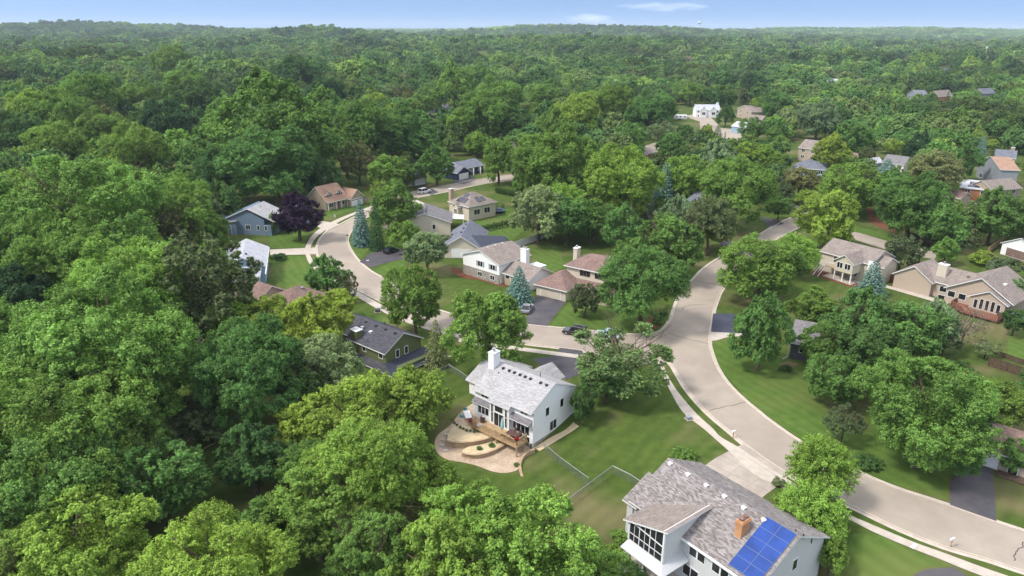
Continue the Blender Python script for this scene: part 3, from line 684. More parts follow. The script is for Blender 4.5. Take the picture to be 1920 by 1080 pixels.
    def window(s, face, at, a, z, w, h, n=1, frame='trim', fw=.09, pane='glass', shut=None, name='window', sash=0):
        mb = MB(); f = fw
        s.bx(mb, face, at, a - f, a + w + f, -.04, .05, z - f, z, 0); s.bx(mb, face, at, a - f, a + w + f, -.04, .05, z + h, z + h + f, 0)
        s.bx(mb, face, at, a - f, a, -.04, .048, z, z + h); s.bx(mb, face, at, a + w, a + w + f, -.04, .048, z, z + h)
        for i in range(1, n): c = a + w * i / n; s.bx(mb, face, at, c - f * .45, c + f * .45, -.04, .046, z, z + h)
        if sash: s.bx(mb, face, at, a, a + w, -.04, .042, z + h * .5 - .03, z + h * .5 + .03)
        o = s.fin(mb, name, M[frame])
        mb = MB(); s.bx(mb, face, at, a, a + w, -.03, .022, z, z + h); s.fin(mb, 'pane', M[pane], o)
        if shut:
            for q0, q1 in ((a - f - .42, a - f - .04), (a + w + f + .04, a + w + f + .42)):
                mb = MB(); s.bx(mb, face, at, q0, q1, .0, .045, z - .05, z + h + .05); s.fin(mb, 'shutter', M[shut])
        return o
    def garage(s, face, at, a, w, h=2.2, z=.05, mat='white', lights=0):
        mb = MB(); r = 4
        for i in range(r): s.bx(mb, face, at, a, a + w, -.02, .05, z + i * h / r + .015, z + (i + 1) * h / r - .015)
        s.bx(mb, face, at, a, a + w, -.03, .02, z, z + h)
        o = s.fin(mb, 'garage_door', M[mat])
        mb = MB(); s.bx(mb, face, at, a - .12, a, -.02, .07, z, z + h + .12); s.bx(mb, face, at, a + w, a + w + .12, -.02, .07, z, z + h + .12); s.bx(mb, face, at, a, a + w, -.02, .068, z + h, z + h + .12)
        s.fin(mb, 'frame', M['trim'], o)
        if lights:
            mb = MB()
            for i in range(lights): c = a + w * (i + .15) / lights; s.bx(mb, face, at, c, c + w * .7 / lights, .03, .058, z + h * .79, z + h * .95)
            s.fin(mb, 'pane', M['glass'], o)
        return o
    def door(s, face, at, a, z, w=.95, h=2.05, mat='white'):
        mb = MB(); s.bx(mb, face, at, a, a + w, -.03, .045, z, z + h); o = s.fin(mb, 'door', M[mat])
        mb = MB(); s.bx(mb, face, at, a - .1, a, -.03, .06, z, z + h + .1); s.bx(mb, face, at, a + w, a + w + .1, -.03, .06, z, z + h + .1); s.bx(mb, face, at, a, a + w, -.03, .058, z + h, z + h + .1)
        s.fin(mb, 'frame', M['trim'], o)
        mb = MB(); s.bx(mb, face, at, a + w - .15, a + w - .09, .04, .11, z + 1, z + 1.06); s.fin(mb, 'handle', M['black'], o)
    def chimney(s, u, v, z0, z1, wu=1.2, wv=.8, mat='s_white', cap='metal', flues=1):
        mb = MB(); mb.box(u - wu / 2, u + wu / 2, v - wv / 2, v + wv / 2, z0, z1); o = s.fin(mb, 'chimney', M[mat])
        mb = MB(); mb.box(u - wu / 2 - .06, u + wu / 2 + .06, v - wv / 2 - .06, v + wv / 2 + .06, z1 - .02, z1 + .1); s.fin(mb, 'cap', M['trim' if cap != 'brick' else 'brick_red'], o)
        mb = MB()
        for i in range(flues):
            c = (i - (flues - 1) / 2) * wu * .45
            mb.lathe((u + c, v, z1 + .1), [(.16, 0), (.16, .42), (.26, .44), (.26, .5), (.05, .58)], 10)
        s.fin(mb, 'flue', M['metal' if cap != 'brick' else 'roof_brown'], o); return o
    def vents(s, L_, mat='black', sz=.32):
        for (u, v, z) in L_:
            mb = MB(); mb.box(u - sz / 2, u + sz / 2, v - sz / 2, v + sz / 2, z - .12, z + .16); mb.box(u - sz * .7, u + sz * .7, v - sz * .6, v + sz * .6, z + .16, z + .2)
            s.fin(mb, 'roof_vent', M[mat])
    def pipe(s, u, v, z, h=.5, mat='black'):
        mb = MB(); mb.tube((u, v, z - .3), (u, v, z + h), .06); s.fin(mb, 'vent_pipe', M[mat])
    def spout(s, u, v, z0, z1, out=(0, -1), ln=1.4):
        mb = MB(); mb.box(u - .06, u + .06, v - .06, v + .06, z0 + .25, z1)
        e = Vector((out[0], out[1], 0)).normalized() * ln; mb.tube((u, v, z0 + .3), (u + e.x, v + e.y, z0 + .12), .07, n=4); s.fin(mb, 'downspout', M['trim'])

def zr(v, v0, v1, ze, rise, t=.16):      # height of a gable roof's top at v
    m = (v0 + v1) / 2; return ze + rise * (1 - abs(v - m) / ((v1 - v0) / 2)) + t

# --- the white two-storey house with the deck (u along its right-hand gable, v along its length)
h = House('house', 'white two-storey house with pale grey roof, tall white chimney and backyard deck', (1000, 772), (1078, 724), (907, 718), 4.2, z0=-2.4)
GW, LN = 10.0, 11.3
RS = 2.4
h.walls(0, GW, 0, LN, -1.75, 4.2, 's_bluewhite', 'v', RS)
h.gable_roof(0, GW, 0, LN, 4.2, RS, 'v', 'roof_white', .55, .12)
mb = MB(); mb.box(-.04, GW + .04, -.04, LN + .04, -2.4, -1.1); h.fin(mb, 'foundation', M['stone'])
for a, z, w, hh, n in ((2.9, 2.15, .75, 1.3, 1), (6.4, 2.15, .75, 1.3, 1), (4.0, -.75, 1.5, 1.45, 2)): h.window('v-', 0, a, z, w, hh, n, sash=0)
# back wall: recessed ends with shingled skirts, the middle bay stands proud
h.walls(-.75, 0.02, 3.9, 7.6, -.2, 3.75, 's_white')
h.slab_roof([(-1.1, 3.7, 3.55), (-1.1, 7.8, 3.55), (.1, 7.8, 4.45), (.1, 3.7, 4.45)], 'roof_white', .12)
h.slab_roof([(-.95, .15, 2.2), (-.95, 3.85, 2.2), (0, 3.85, 2.75), (0, .15, 2.75)], 'roof_grey', .12)
h.slab_roof([(-.75, 7.65, 2.1), (-.75, 11.3, 2.1), (0, 11.3, 2.7), (0, 7.65, 2.7)], 'roof_grey', .12)
h.walls(-.45, .02, 7.65, 11.25, -.5, 2.1, 's_white')
h.window('u-', -.45, 8.1, .6, 2.1, 1.2, 3); h.window('u-', 0, 8.6, 3.15, 1.3, .55, 2); h.window('u-', 0, 1.0, 3.15, 1.3, .55, 2)
h.window('u-', -.75, 5.05, 2.25, 1.5, 1.2, 1); h.window('u-', -.75, 4.25, 1.9, .35, 1.55, 1); h.window('u-', -.75, 6.95, 1.9, .35, 1.55, 1)
h.window('u-', -.75, 4.95, -.12, 1.75, 2.1, 2); h.window('u-', -.75, 4.25, .2, .35, 1.6, 1); h.window('u-', -.75, 6.95, .2, .35, 1.6, 1)
h.window('u-', 0, .7, .0, 2.3, 1.9, 3); h.window('u-', 0, 3.15, .2, .5, 1.7, 1); h.window('u-', 0, .6, -2.05, 1.7, 1.75, 2, name='patio_door')
mb = MB(); mb.box(-.16, .0, -.1, LN + .05, 4.02, 4.14); h.fin(mb, 'gutter', M['trim'])
h.spout(-.12, -.12, -2.3, 4.05, (-.3, -1), 1.3); h.spout(GW + .12, -.12, -1.4, 4.05, (.3, -1), 2.2)
mb = MB(); mb.box(3.4, 4.9, 10.5, 11.6, 3.5, 8.6); ch = h.fin(mb, 'chimney', M['s_white'])
mb = MB(); mb.box(3.34, 4.96, 10.44, 11.66, 8.6, 8.7); h.fin(mb, 'cap', M['trim'], ch); mb = MB(); mb.lathe((4.15, 11.05, 8.7), [(.2, 0), (.2, .45), (.33, .47), (.33, .55), (.05, .66)], 10); h.fin(mb, 'flue', M['metal'], ch)
h.vents([(4.15, q, zr(4.15, 0, GW, 4.2, RS)) for q in (.9, 2.0, 3.9, 4.9, 5.9, 7.0, 8.0, 9.2)]); h.pipe(5.6, 3.2, zr(5.6, 0, GW, 4.2, RS), .7); h.pipe(3.2, 9.3, zr(3.2, 0, GW, 4.2, RS), .3)
# the lower garage wing and the small front gable
h.walls(3.6, 13.0, LN, LN + 4.6, -.9, 2.7, 's_white', 'v', 2.2); h.gable_roof(3.6, 13.0, LN, LN + 4.6, 2.7, 2.2, 'v', 'roof_white', .5, .35)
mb = MB(); mb.box(3.56, 13.04, LN + .0, LN + 4.64, -1.2, .1); h.fin(mb, 'foundation', M['stone'])
h.walls(GW - .02, 13.4, 4.8, 9.4, -1.2, 3.0, 's_white', 'u', 1.4); h.gable_roof(GW - 3.2, 13.4, 4.8, 9.4, 3.0, 1.5, 'u', 'roof_white', .4, .3)
HW = h
def on_house(hh, name, mb, mat, label, cat, group=None, loc=(0, 0, 0), parts=()):
    """a thing of its own placed in the house's local metres"""
    w = hh.world(loc[0], loc[1]); e = empty(name, (w.x, w.y, loc[2]), hh.root.rotation_euler.z, label=label, cat=cat, group=group)
    for nm, b, mt in parts:
        if hh.sgn < 0: b.v = [(x, -y, z) for x, y, z in b.v]
        b.build(nm, M[mt] if isinstance(mt, str) else mt, e)
    return e
# deck: part of the house
DZ = -.15; dk = MB(); dk.box(-3.1, -.76, .4, 9.2, DZ - .16, DZ); dk.box(-3.16, -3.1, .34, 9.26, DZ - .32, DZ + .02); dk.box(-3.16, -.76, .34, .4, DZ - .32, DZ + .02); dk.box(-3.16, -.76, 9.2, 9.26, DZ - .32, DZ + .02)
deck = h.fin(dk, 'deck', M['wood'])
rl = MB()
def rail(u0, v0, u1, v1):
    n = max(2, int(math.hypot(u1 - u0, v1 - v0) / .16))
    for k in range(n + 1):
        t = k / n; u, v = u0 + (u1 - u0) * t, v0 + (v1 - v0) * t; big = k % 12 == 0 or k == n; q = .05 if big else .018
        rl.box(u - q, u + q, v - q, v + q, DZ, DZ + (1.08 if big else .92))
    lo, hi = sorted((u0, u1)), sorted((v0, v1))
    rl.box(lo[0] - .06, lo[1] + .06, hi[0] - .06, hi[1] + .06, DZ + .92, DZ + .98); rl.box(lo[0] - .03, lo[1] + .03, hi[0] - .03, hi[1] + .03, DZ + .1, DZ + .16)
rail(-3.02, .5, -3.02, 9.1); rail(-3.02, .5, -.85, .5); rail(-3.02, 9.1, -2.2, 9.1); h.fin(rl, 'railing', M['wood'], deck)
for (u, v) in ((-2.95, .6), (-2.95, 4.4), (-2.95, 8.4), (-1.4, .6)):
    mb = MB(); mb.box(u - .09, u + .09, v - .09, v + .09, -2.3, DZ - .16); h.fin(mb, 'post', M['wood'], deck)
# steps at the far end of the deck
mb = MB()
for k in range(3): mb.box(-2.2, -.9, 9.26 + k * .3, 9.56 + k * .3, DZ - .35 - k * .17, DZ - .17 - k * .17)
h.fin(mb, 'steps', M['wood'], deck)

# --- grey house with the blue solar panels (u along its long axis, v away from the camera)
h = House('house', 'grey-white board-sided house with mottled roof, blue solar panels and screened porch', (1186, 936), (1425, 1100), (1300, 867), 3.6, z0=-2.6)
h2 = h; LU, LV = 17.3, 12.0; R2 = 3.0
h.walls(.2, LU - .4, 0, LV, -2.6, 3.6, 's_board', 'u', R2); h.gable_roof(.2, LU - .4, 0, LV, 3.6, R2, 'u', 'roof_speck', .45, .4, trim='trim')
h.walls(-.6, .3, -.2, 5.4, -2.4, 3.3, 's_board'); h.slab_roof([(-1.0, -.65, 3.28), (1.2, -.65, 3.28), (1.2, 3.6, 5.38), (-1.0, 3.6, 5.38)], 'roof_speck', .16)
ridge = LV / 2
h.vents([(q, ridge - .55, zr(ridge - .55, 0, LV, 3.6, R2)) for q in (.6, 3.3, 5.9, 8.4, 10.9, 13.4)], 'trim', .36)
h.pipe(8.6, ridge + .9, zr(ridge + .9, 0, LV, 3.6, R2), .8, 'metal')
for q in (16.3, 17.2, 18.1): h.pipe(q, ridge + .8, zr(ridge + .8, 0, LV, 3.6, R2), .25)
k = R2 / (LV / 2)
def roofz(v): return 3.6 + k * v + .16
# chimney
mb = MB(); mb.box(12.0, 12.8, 2.6, 4.0, 3.2, 7.1); mb.box(11.92, 12.88, 2.52, 4.08, 6.8, 6.94); ch = h.fin(mb, 'chimney', M['brick_red'])
for q in (2.95, 3.65):
    mb = MB(); mb.box(12.2, 12.6, q - .2, q + .2, 7.1, 7.3); mb.box(12.14, 12.66, q - .25, q + .25, 7.3, 7.38); h.fin(mb, 'flue', M['roof_brown'], ch)
# panels: five rows of two
for i in range(2):
    for j in range(5):
        u0, v0 = 13.5 + i * 1.72, -.1 + j * 1.2; u1, v1 = u0 + 1.705, v0 + 1.185; z0, z1 = roofz(v0) + .12, roofz(v1) + .12
        mb = MB(); mb.poly([(u0, v0, z0), (u1, v0, z0), (u1, v1, z1), (u0, v1, z1), (u0, v0, z0 - .05), (u1, v0, z0 - .05), (u1, v1, z1 - .05), (u0, v1, z1 - .05)], [(0, 1, 2, 3), (7, 6, 5, 4), (0, 4, 5, 1), (1, 5, 6, 2), (2, 6, 7, 3), (3, 7, 4, 0)])
        o = h.fin(mb, 'solar_panel', M['solar'])
        mb = MB()
        for (a, b, c, d) in ((u0, u1, v0 - .012, v0 + .012), (u0, u1, v1 - .012, v1 + .012), (u0 - .012, u0 + .012, v0, v1), (u1 - .012, u1 + .012, v0, v1)):
            mb.poly([(a, c, roofz(c) + .06), (b, c, roofz(c) + .06), (b, d, roofz(d) + .06), (a, d, roofz(d) + .06), (a, c, roofz(c) + .135), (b, c, roofz(c) + .135), (b, d, roofz(d) + .135), (a, d, roofz(d) + .135)],
                    [(0, 3, 2, 1), (4, 5, 6, 7), (0, 1, 5, 4), (1, 2, 6, 5), (2, 3, 7, 6), (3, 0, 4, 7)])
        h.fin(mb, 'frame', M['panel_frame'], o)
# windows in the back wall
for q in (8.6, 9.7, 11.6, 12.7): h.window('v-', 0, q, 1.7, .9, 1.25, 1, 'trim')
for q in (8.0, 11.3): h.window('v-', 0, q, -1.2, 2.0, 1.3, 2)
h.window('v-', 0, 14.6, -1.0, 1.6, 1.3, 2)
mb = MB(); mb.box(2.4, LU - .1, -.58, -.42, 3.27, 3.4); h.fin(mb, 'gutter', M['trim'])
h.window('u+', LU - .4, 1.7, 1.2, .8, 1.2); h.window('u+', LU - .4, 6.2, 2.0, .8, 1.3)
# screened porch: shed roof rising towards the panels, glazed upper storey on posts, pale metal skirts
pu0, pu1, pv0 = 2.8, 7.7, -3.3
zl, zh_ = 4.0, 5.7; PB = 1.55
mb = MB(); mb.box(pu0, pu1, pv0, .3, PB - .25, PB); po = h.fin(mb, 'porch_floor', M['s_board'])
h.slab_roof([(pu0 - .6, pv0 - .5, zl), (pu1 + .5, pv0 - .2, zh_ + .15), (pu1 + .5, 4.4, zh_ + .15), (pu0 - .6, .6, zl)], 'roof_taupe', .2, trim='trim')
mb = MB()
for (u, v) in ((pu0, pv0), (pu1, pv0), (pu0 + 1.5, pv0), (pu0 + 3, pv0)):
    zt = zl + (zh_ - zl) * (u - pu0) / (pu1 - pu0) - .02; big = u in (pu0, pu1); q = .11 if big else .05
    mb.box(u - q, u + q, v - q, v + q, PB, zt)
for u in (pu0 + .75, pu0 + 2.25, pu0 + 3.75): mb.box(u - .03, u + .03, pv0 - .04, pv0 + .04, PB, zl + (zh_ - zl) * (u - pu0) / (pu1 - pu0) - .02)
for z_ in (PB + .9,): mb.box(pu0, pu1, pv0 - .045, pv0 + .045, z_ - .04, z_ + .04)
mb.poly([(pu0, pv0 - .06, 3.9), (pu1, pv0 - .06, 3.5), (pu1, pv0 + .06, 3.5), (pu0, pv0 + .06, 3.9), (pu0, pv0 - .06, 4.02), (pu1, pv0 - .06, 3.62), (pu1, pv0 + .06, 3.62), (pu0, pv0 + .06, 4.02)], [(0, 3, 2, 1), (4, 5, 6, 7), (0, 1, 5, 4), (1, 2, 6, 5), (2, 3, 7, 6), (3, 0, 4, 7)])
h.fin(mb, 'porch_frame', M['trim'], po)
mb = MB(); mb.poly([(pu0, pv0, PB), (pu1, pv0, PB), (pu1, pv0, zh_), (pu0, pv0, zl - .1), (pu0, pv0 + .02, PB), (pu1, pv0 + .02, PB), (pu1, pv0 + .02, zh_), (pu0, pv0 + .02, zl - .1)], [(0, 1, 2, 3), (7, 6, 5, 4), (0, 4, 5, 1), (1, 5, 6, 2), (2, 6, 7, 3), (3, 7, 4, 0)])
mb.box(pu0 - .01, pu0 + .01, pv0, 0, PB, zl - .1); h.fin(mb, 'porch_screen', M['screen'], po)
mb = MB(); mb.box(pu1 - .08, pu1 + .02, pv0, 4.0, PB - .2, zh_); h.fin(mb, 'porch_side', M['s_board'], po)
h.slab_roof([(pu0 - .2, pv0 - 1.1, .85), (pu1 + 1.0, pv0 - 1.1, .85), (pu1 + .0, pv0 - .02, 1.5), (pu0, pv0 - .02, 1.5)], 'standing', .08, name='porch_awning')
h.slab_roof([(pu1 + 1.0, pv0 - 1.1, .85), (pu1 + 1.0, -.1, .85), (pu1 + .03, -.1, 1.5), (pu1 + .0, pv0 - .02, 1.5)], 'standing', .08, name='porch_awning')
for (u, v) in ((pu0 + .1, pv0 + .1), (pu1 - .1, pv0 + .1), (pu0 + 2.2, pv0 + .1)):
    mb = MB(); q = .18 if u != pu0 + 2.2 else .06; mb.box(u - q, u + q, v - q, v + q, -2.4, PB - .24); h.fin(mb, 'porch_post', M['s_board'])
for q in (pu0 + .4, ): h.window('v-', 0, q, -1.9, 2.2, 2.0, 2, name='patio_door')
pt = [h.world(*q) for q in ((1.2, -2), (2.2, -6.4), (6, -7.6), (9.5, -6.6), (9.4, 0), (1.4, 0))]
sheet('patio', [(p.x, p.y, 0) for p in pt], M['walk'], .06, world=True)

# --- green-sided house
h = House('house', 'olive-green-sided house with charcoal roof and white trim, half hidden by trees', (722, 664), (797, 632), (657, 631), 3.6)
print('H3', h.Lu, h.Lv)
LU, LV = h.Lu - .8, h.Lv
h.walls(.4, LU, .3, LV, 1.0, 3.7, 's_green', 'v', 2.2); h.gable_roof(.4, LU, .3, LV, 3.7, 2.2, 'v', 'roof_dark', .5, .3)
h.walls(1.2, LU + 1.4, -2.2, LV - .4, None, 1.2, 's_green')
h.slab_roof([(-.9, -2.9, .55), (LU + .6, -2.9, .55), (LU + .6, .28, 1.75), (-.1, .28, 1.75)], 'blue_tarp', .14)
h.slab_roof([(-.9, -2.9, .55), (-.1, .28, 1.75), (-.1, 8, 1.75), (-.9, 8, .55)], 'roof_dark', .14)
for a in (2.6, 4.6): h.window('v-', .3, a, 1.9, .7, 1.35)
for a in (1.2, 5.6, 9.0): h.window('u-', .4, a, 2.2, .9, 1.0)
h.walls(2.2, LU + .8, LV, LV + 5.5, None, 3.0, 's_green', 'v', 1.9); h.gable_roof(2.2, LU + .8, LV, LV + 5.5, 3.0, 1.9, 'v', 'roof_dark', .45, .3)
mb = MB(); mb.box(.2, 1.5, LV - 2.6, LV - .9, 2, 5.4); ch = h.fin(mb, 'chimney', M['s_green']); mb = MB(); mb.box(.1, 1.6, LV - 2.7, LV - .8, 5.4, 5.52); mb.box(.5, 1.1, LV - 2, LV - 1.4, 5.52, 5.8); h.fin(mb, 'cap', M['white'], ch)
zz = lambda u: zr(u, .4, LU, 3.7, 2.2)
h.vents([(LU / 2 - .5, q, zz(LU / 2 - .5)) for q in (1.5, 4, 6.5, 9.3)]); h.vents([(2.4, 6.5, zz(2.4)), (2.6, 9, zz(2.6))], 'white', .4); h.pipe(LU * .62, 6, zz(LU * .62), .6)
h.spout(LU + 2.0, -2.6, 0, 1.0, (1, -1), 2)

# --- brown hipped house, beige walls, big dark drive
h = House('house', 'beige two-storey house with reddish-brown hipped roofs and a two-car garage', (1006, 531), (1071, 546), (1050, 497), 2.7)
print('H14', h.Lu, h.Lv)
g = 7.4
h.walls(0, g, 0, g, None, 2.6, 's_beige'); h.hip_roof(0, g, 0, g + 2.5, 2.6, 2.3, 'roof_brown', .55, hip0=1, hip1=1)
h.garage('v-', 0, 1.2, 4.9, 2.15, .08, 's_beige')
h.walls(4.0, 16.8, 6.2, 14.2, None, 6.0, 's_beige'); h.hip_roof(4.0, 16.8, 6.2, 14.2, 6.0, 2.4, 'roof_brown', .6)
h.slab_roof([(7.2, 3.9, 2.55), (17.4, 3.9, 2.55), (17.4, 6.3, 3.5), (6.4, 6.3, 3.5)], 'roof_brown', .16)
h.walls(12.6, 16.8, 2.6, 6.3, None, 2.5, 's_tan', 'v', 1.2); h.gable_roof(12.6, 16.8, 2.6, 6.3, 2.6, 1.2, 'v', 'roof_brown', .4, .35)
for a in (7.9, 11.6): h.window('v-', 6.2, a - .6, 4.3, 2.4, 1.2, 3, 'roof_brown')
h.door('v-', 6.2, 9.0, .1, 1.0, 2.1, 'redwood'); h.window('v-', 2.6, 13.6, .9, 2.2, 1.2, 3, 'roof_brown')
h.walls(7.4, 7.5, 0.2, 6.2, None, 2.5, 's_beige')
mb = MB(); mb.box(3.05, 4.0, 10.4, 12.0, 0, 8.6); ch = h.fin(mb, 'chimney', M['s_beige']); mb = MB(); mb.box(2.95, 4.1, 10.3, 12.1, 8.6, 8.72); h.fin(mb, 'cap', M['trim'], ch); mb = MB(); mb.lathe((3.5, 11.2, 8.72), [(.2, 0), (.2, .4), (.3, .42), (.05, .6)], 8); h.fin(mb, 'flue', M['metal'], ch)
mb = MB()
for q in (10.4, 11.95): mb.box(4.26, 4.33, q, q + .07, 0, 7.6); mb.box(4.27, 4.33, q, q + .07, 0, 7.6)
h.pipe(11.5, 10.6, 8.3, .4, 'metal'); h.vents([(12.4, 10.0, 8.35)], 'trim', .25)

# --- white split-level
h = House('house', 'white split-level house with taupe roofs, stone base and white chimney', (936, 496), (862, 474), (960, 466), 5.0)
print('H13', h.Lu, h.Lv)
LU = h.Lu - .8
h.walls(.3, LU, .3, 10.5, None, 4.9, 's_white', 'v', 2.0); h.gable_roof(.3, LU, .3, 10.5, 4.9, 2.0, 'v', 'roof_taupe', .45, .4)
mb = MB(); mb.box(.22, LU + .06, .18, .3, 0, 2.3); h.fin(mb, 'stone_base', M['stone'])
for a in (1.6, 5.6): h.window('v-', .3, a, 3.1, 1.5, 1.2, 2, shut='s_grey')
for a in (1.7, 5.7): h.window('v-', .18, a, .75, 1.3, 1.0, 2)
h.walls(-7.6, .3, 1.6, 8.8, None, 2.9, 's_white', 'u', 1.7); h.gable_roof(-7.9, .32, 1.4, 9.0, 2.9, 1.8, 'u', 'roof_taupe', .5, .35)
mb = MB(); mb.box(-7.5, .2, 1.45, 1.6, 0, 1.6); h.fin(mb, 'stone_base', M['brick_tan'])
h.garage('v-', 1.45, -7.2, 4.9, 2.1, .1, 'brick_tan'); h.door('v-', 1.6, -1.6, .2, 1.0, 2.1, 'black')
h.chimney(-1.5, 7.0, 3, 7.4, 1.7, 1.2, 's_white', flues=2); h.vents([(LU / 2 + .5, q, 6.9) for q in (3, 5.5, 8)], 'trim', .25)
mb = MB(); mb.box(.0, .28, 10.6, 16.2, 2.2, 2.35); mb.box(-4.6, .28, 10.6, 16.2, 2.35, 2.45)
h.walls(-4.2, .2, 9.6, 10.4, None, 2.2, 's_white')

# --- house with brick front and two dormers
h = House('house', 'tan-brick house with rust-coloured roof, two dormers and white garage door', (611, 379), (649, 370), (602, 353), 2.9)
print('H7', h.Lu, h.Lv)
W_ = 8.4; h.walls(0, W_, 0, 9.5, None, 2.8, 'brick_tan', 'u', 4.4); h.gable_roof(0, W_, -.9, 9.5, 2.9, 4.2, 'u', 'roof_rust', .3, .4)
for a in (.8, 4.9):
    h.walls(a, a + 2.2, .6, 4.2, 3.0, 5.0, 'brick_tan', 'v', 1.0); h.gable_roof(a, a + 2.2, .6, 4.6, 5.0, 1.0, 'v', 'roof_rust', .28, .3); h.window('v-', .6, a + .35, 3.5, 1.5, 1.4, 2, fw=.12, shut='black')
h.window('v-', 0, .8, .8, 2.0, 1.3, 3, fw=.12); h.door('v-', 0, 4.6, .2, 1.0, 2.1, 'redwood'); h.window('v-', 0, 6.2, .8, 1.3, 1.3, 2, fw=.12)
mb = MB()
for q in (.2, 3.4, 5.6, 8.0): mb = MB(); mb.box(q, q + .16, -.85, -.7, 0, 2.5); h.fin(mb, 'porch_post', M['white'])
h.walls(W_, W_ + 5.6, -2.0, 8, None, 2.8, 'brick_tan', 'v', 2.4); h.gable_roof(W_, W_ + 5.6, -2.0, 8, 2.8, 2.4, 'v', 'roof_rust', .4, .45)
h.garage('v-', -2.0, W_ + .5, 4.6, 2.3, .05, 'white', 8); h.chimney(6.0, 7.5, 4, 9.0, 1.6, 1.0, 'brick_tan', flues=2)

# --- slate-blue house
h = House('house', 'slate-blue house with pale grey roof beside the big purple tree', (507, 415), (447, 412), (500, 382), 4.2)
print('H6', h.Lu, h.Lv)
h.walls(0, 14, 0, 9.0, None, 3.0, 's_blue'); h.walls(2, 14, .02, 9.2, None, 4.4, 's_blue', 'v', 3.1)
h.gable_roof(-1, 14, 0, 9.0, 4.2, 3.2, 'v', 'roof_white', .3, .35); h.walls(10, 19, -.9, 5, None, 3.9, 's_blue')
h.slab_roof([(9.8, -1.2, 4.1), (19.4, -1.2, 2.9), (19.4, 5.4, 2.9), (9.8, 5.4, 4.1)], 'roof_grey', .16)
for a in (1.3, 3.6, 6.3, 7.0): h.window('v-', 0, a, 1.5, .6, 1.3)
h.window('v-', -.9, 15.5, 1.0, 2.4, 1.6, 2, fw=.14); h.door('v-', -.9, 11.6, .1, 1.8, 2.6, 's_blue')
h.walls(-5.5, -.2, 7.2, 14, None, 3.8, 's_blue', 'v', 2.6); h.gable_roof(-5.5, -.2, 7.2, 14, 3.8, 2.6, 'v', 'roof_slate', .3, .35); h.pipe(5.0, 4.4, 7, .4)

# --- light blue house
h = House('house', 'light blue house with pale grey roof at the end of the concrete drive', (495, 497), (500, 462), (430, 482), 4.4)
print('H5', h.Lu, h.Lv)
LU = h.Lu
h.walls(0, LU, 0, 9, None, 4.3, 's_lblue', 'u', 2.2); h.gable_roof(0, LU, 0, 9, 4.3, 2.2, 'u', 'roof_pale', .5, .4)
h.walls(-5.5, .3, 1.0, 7.0, None, 3.6, 's_lblue'); h.hip_roof(-5.5, .3, 1.0, 7.0, 3.7, 1.5, 'roof_pale', .4)
h.window('v-', 0, 3, 1.0, 1.6, 1.3, 2); h.window('v-', 0, 8, 1.0, 1.6, 1.3, 2); h.window('u-', -5.5, 2.4, 1.0, 1.2, 1.4, 2); h.door('v-', 1.0, -3.4, .1, 1.2, 2.2, 's_blue')
mb = MB(); mb.box(-5.7, LU, -.62, -.42, 4.0, 4.15); h.fin(mb, 'gutter', M['trim']); h.vents([(3, 3.8, 6.4)], 'black', .4)
h.spout(-5.6, .9, 0, 3.4, (0, -1), 2.2)

# --- brown-roofed house, two roofs among trees
h = House('house', 'low brown-roofed house whose hip roofs show between yellow trees', (542, 577), (600, 556), (517, 547), 3.0)
print('H4', h.Lu, h.Lv)
h.walls(0, 9.5, 0, 8, None, 2.9, 's_tan'); h.hip_roof(0, 9.5, 0, 8, 2.9, 2.3, 'roof_brown', .5, trim='trim'); h.vents([(5.8, 3.0, 4.8)], 'metal', .5)
h.walls(-2, 6, 8, 18, None, 2.9, 's_tan', 'v', 2.3); h.gable_roof(-2, 6, 8, 18, 2.9, 2.3, 'v', 'roof_brown', .5, .4); h.pipe(1, 13, 4.8, .5); h.window('u-', 0, 2, 1, 1.5, 1.2, 2)

# --- charcoal and blue-trimmed roofs behind the white split-level
h = House('house', 'grey-roofed house with a dark blue membrane roof on its wing', (832, 462), (898, 464), (832, 423), 3.0)
print('H12', h.Lu, h.Lv)
h.walls(0, 9, 0, 16, None, 2.9, 's_beige', 'v', 2.8); h.gable_roof(0, 9, 0, 16, 2.9, 2.8, 'v', 'roof_slate', .5, .5); h.vents([(3.9, q, 5.7) for q in (4, 8, 12)])
h.walls(6.5, 15, 1.0, 9, None, 2.6, 's_beige', 'u', 2.0); h.gable_roof(6.0, 15, 1.0, 9, 2.7, 1.9, 'u', 'blue_tarp', .6, .4); h.garage('v-', 0, 2, 5, 2.2, .1)

# --- house with beige siding and joined grey roofs
h = House('house', 'beige-sided house with two joined grey gabled roofs and a white awning', (847, 416), (775, 417), (862, 393), 3.8)
print('H8', h.Lu, h.Lv)
h.walls(.4, 15, 0, 11.5, None, 3.7, 's_beige', 'v', 2.6); h.gable_roof(.4, 15, 0, 11.5, 3.7, 2.6, 'v', 'roof_grey', .45, .4)
h.vents([(7.2, q, 6.2) for q in (2, 3.4, 4.8, 6.2, 8.0)]); h.window('v-', 0, 4.6, 1.8, .8, 1.3, fw=.16); h.window('v-', 0, 9.6, 1.2, .8, 1.3, fw=.16)
h.walls(6, 20, 8, 18, None, 3.8, 's_beige', 'v', 3.4); h.gable_roof(7, 20, 9, 19, 3.8, 3.4, 'v', 'roof_grey', .45, .4)
h.walls(13, 15.4, 6.5, 10, 3.8, 6.2, 's_beige', 'v', .9); h.gable_roof(13, 15.4, 6.5, 11, 6.2, .9, 'v', 'roof_grey', .25, .25)
h.slab_roof([(-3.4, 6.5, 2.9), (.4, 6.5, 3.1), (.4, 11.5, 3.1), (-3.4, 11.5, 2.9)], 'white', .1, name='awning')
mb = MB(); mb.box(-3.3, -3.15, 6.6, 6.75, 0, 2.85); mb.box(-3.3, -3.15, 11.2, 11.35, 0, 2.85); h.fin(mb, 'awning_post', M['white'])

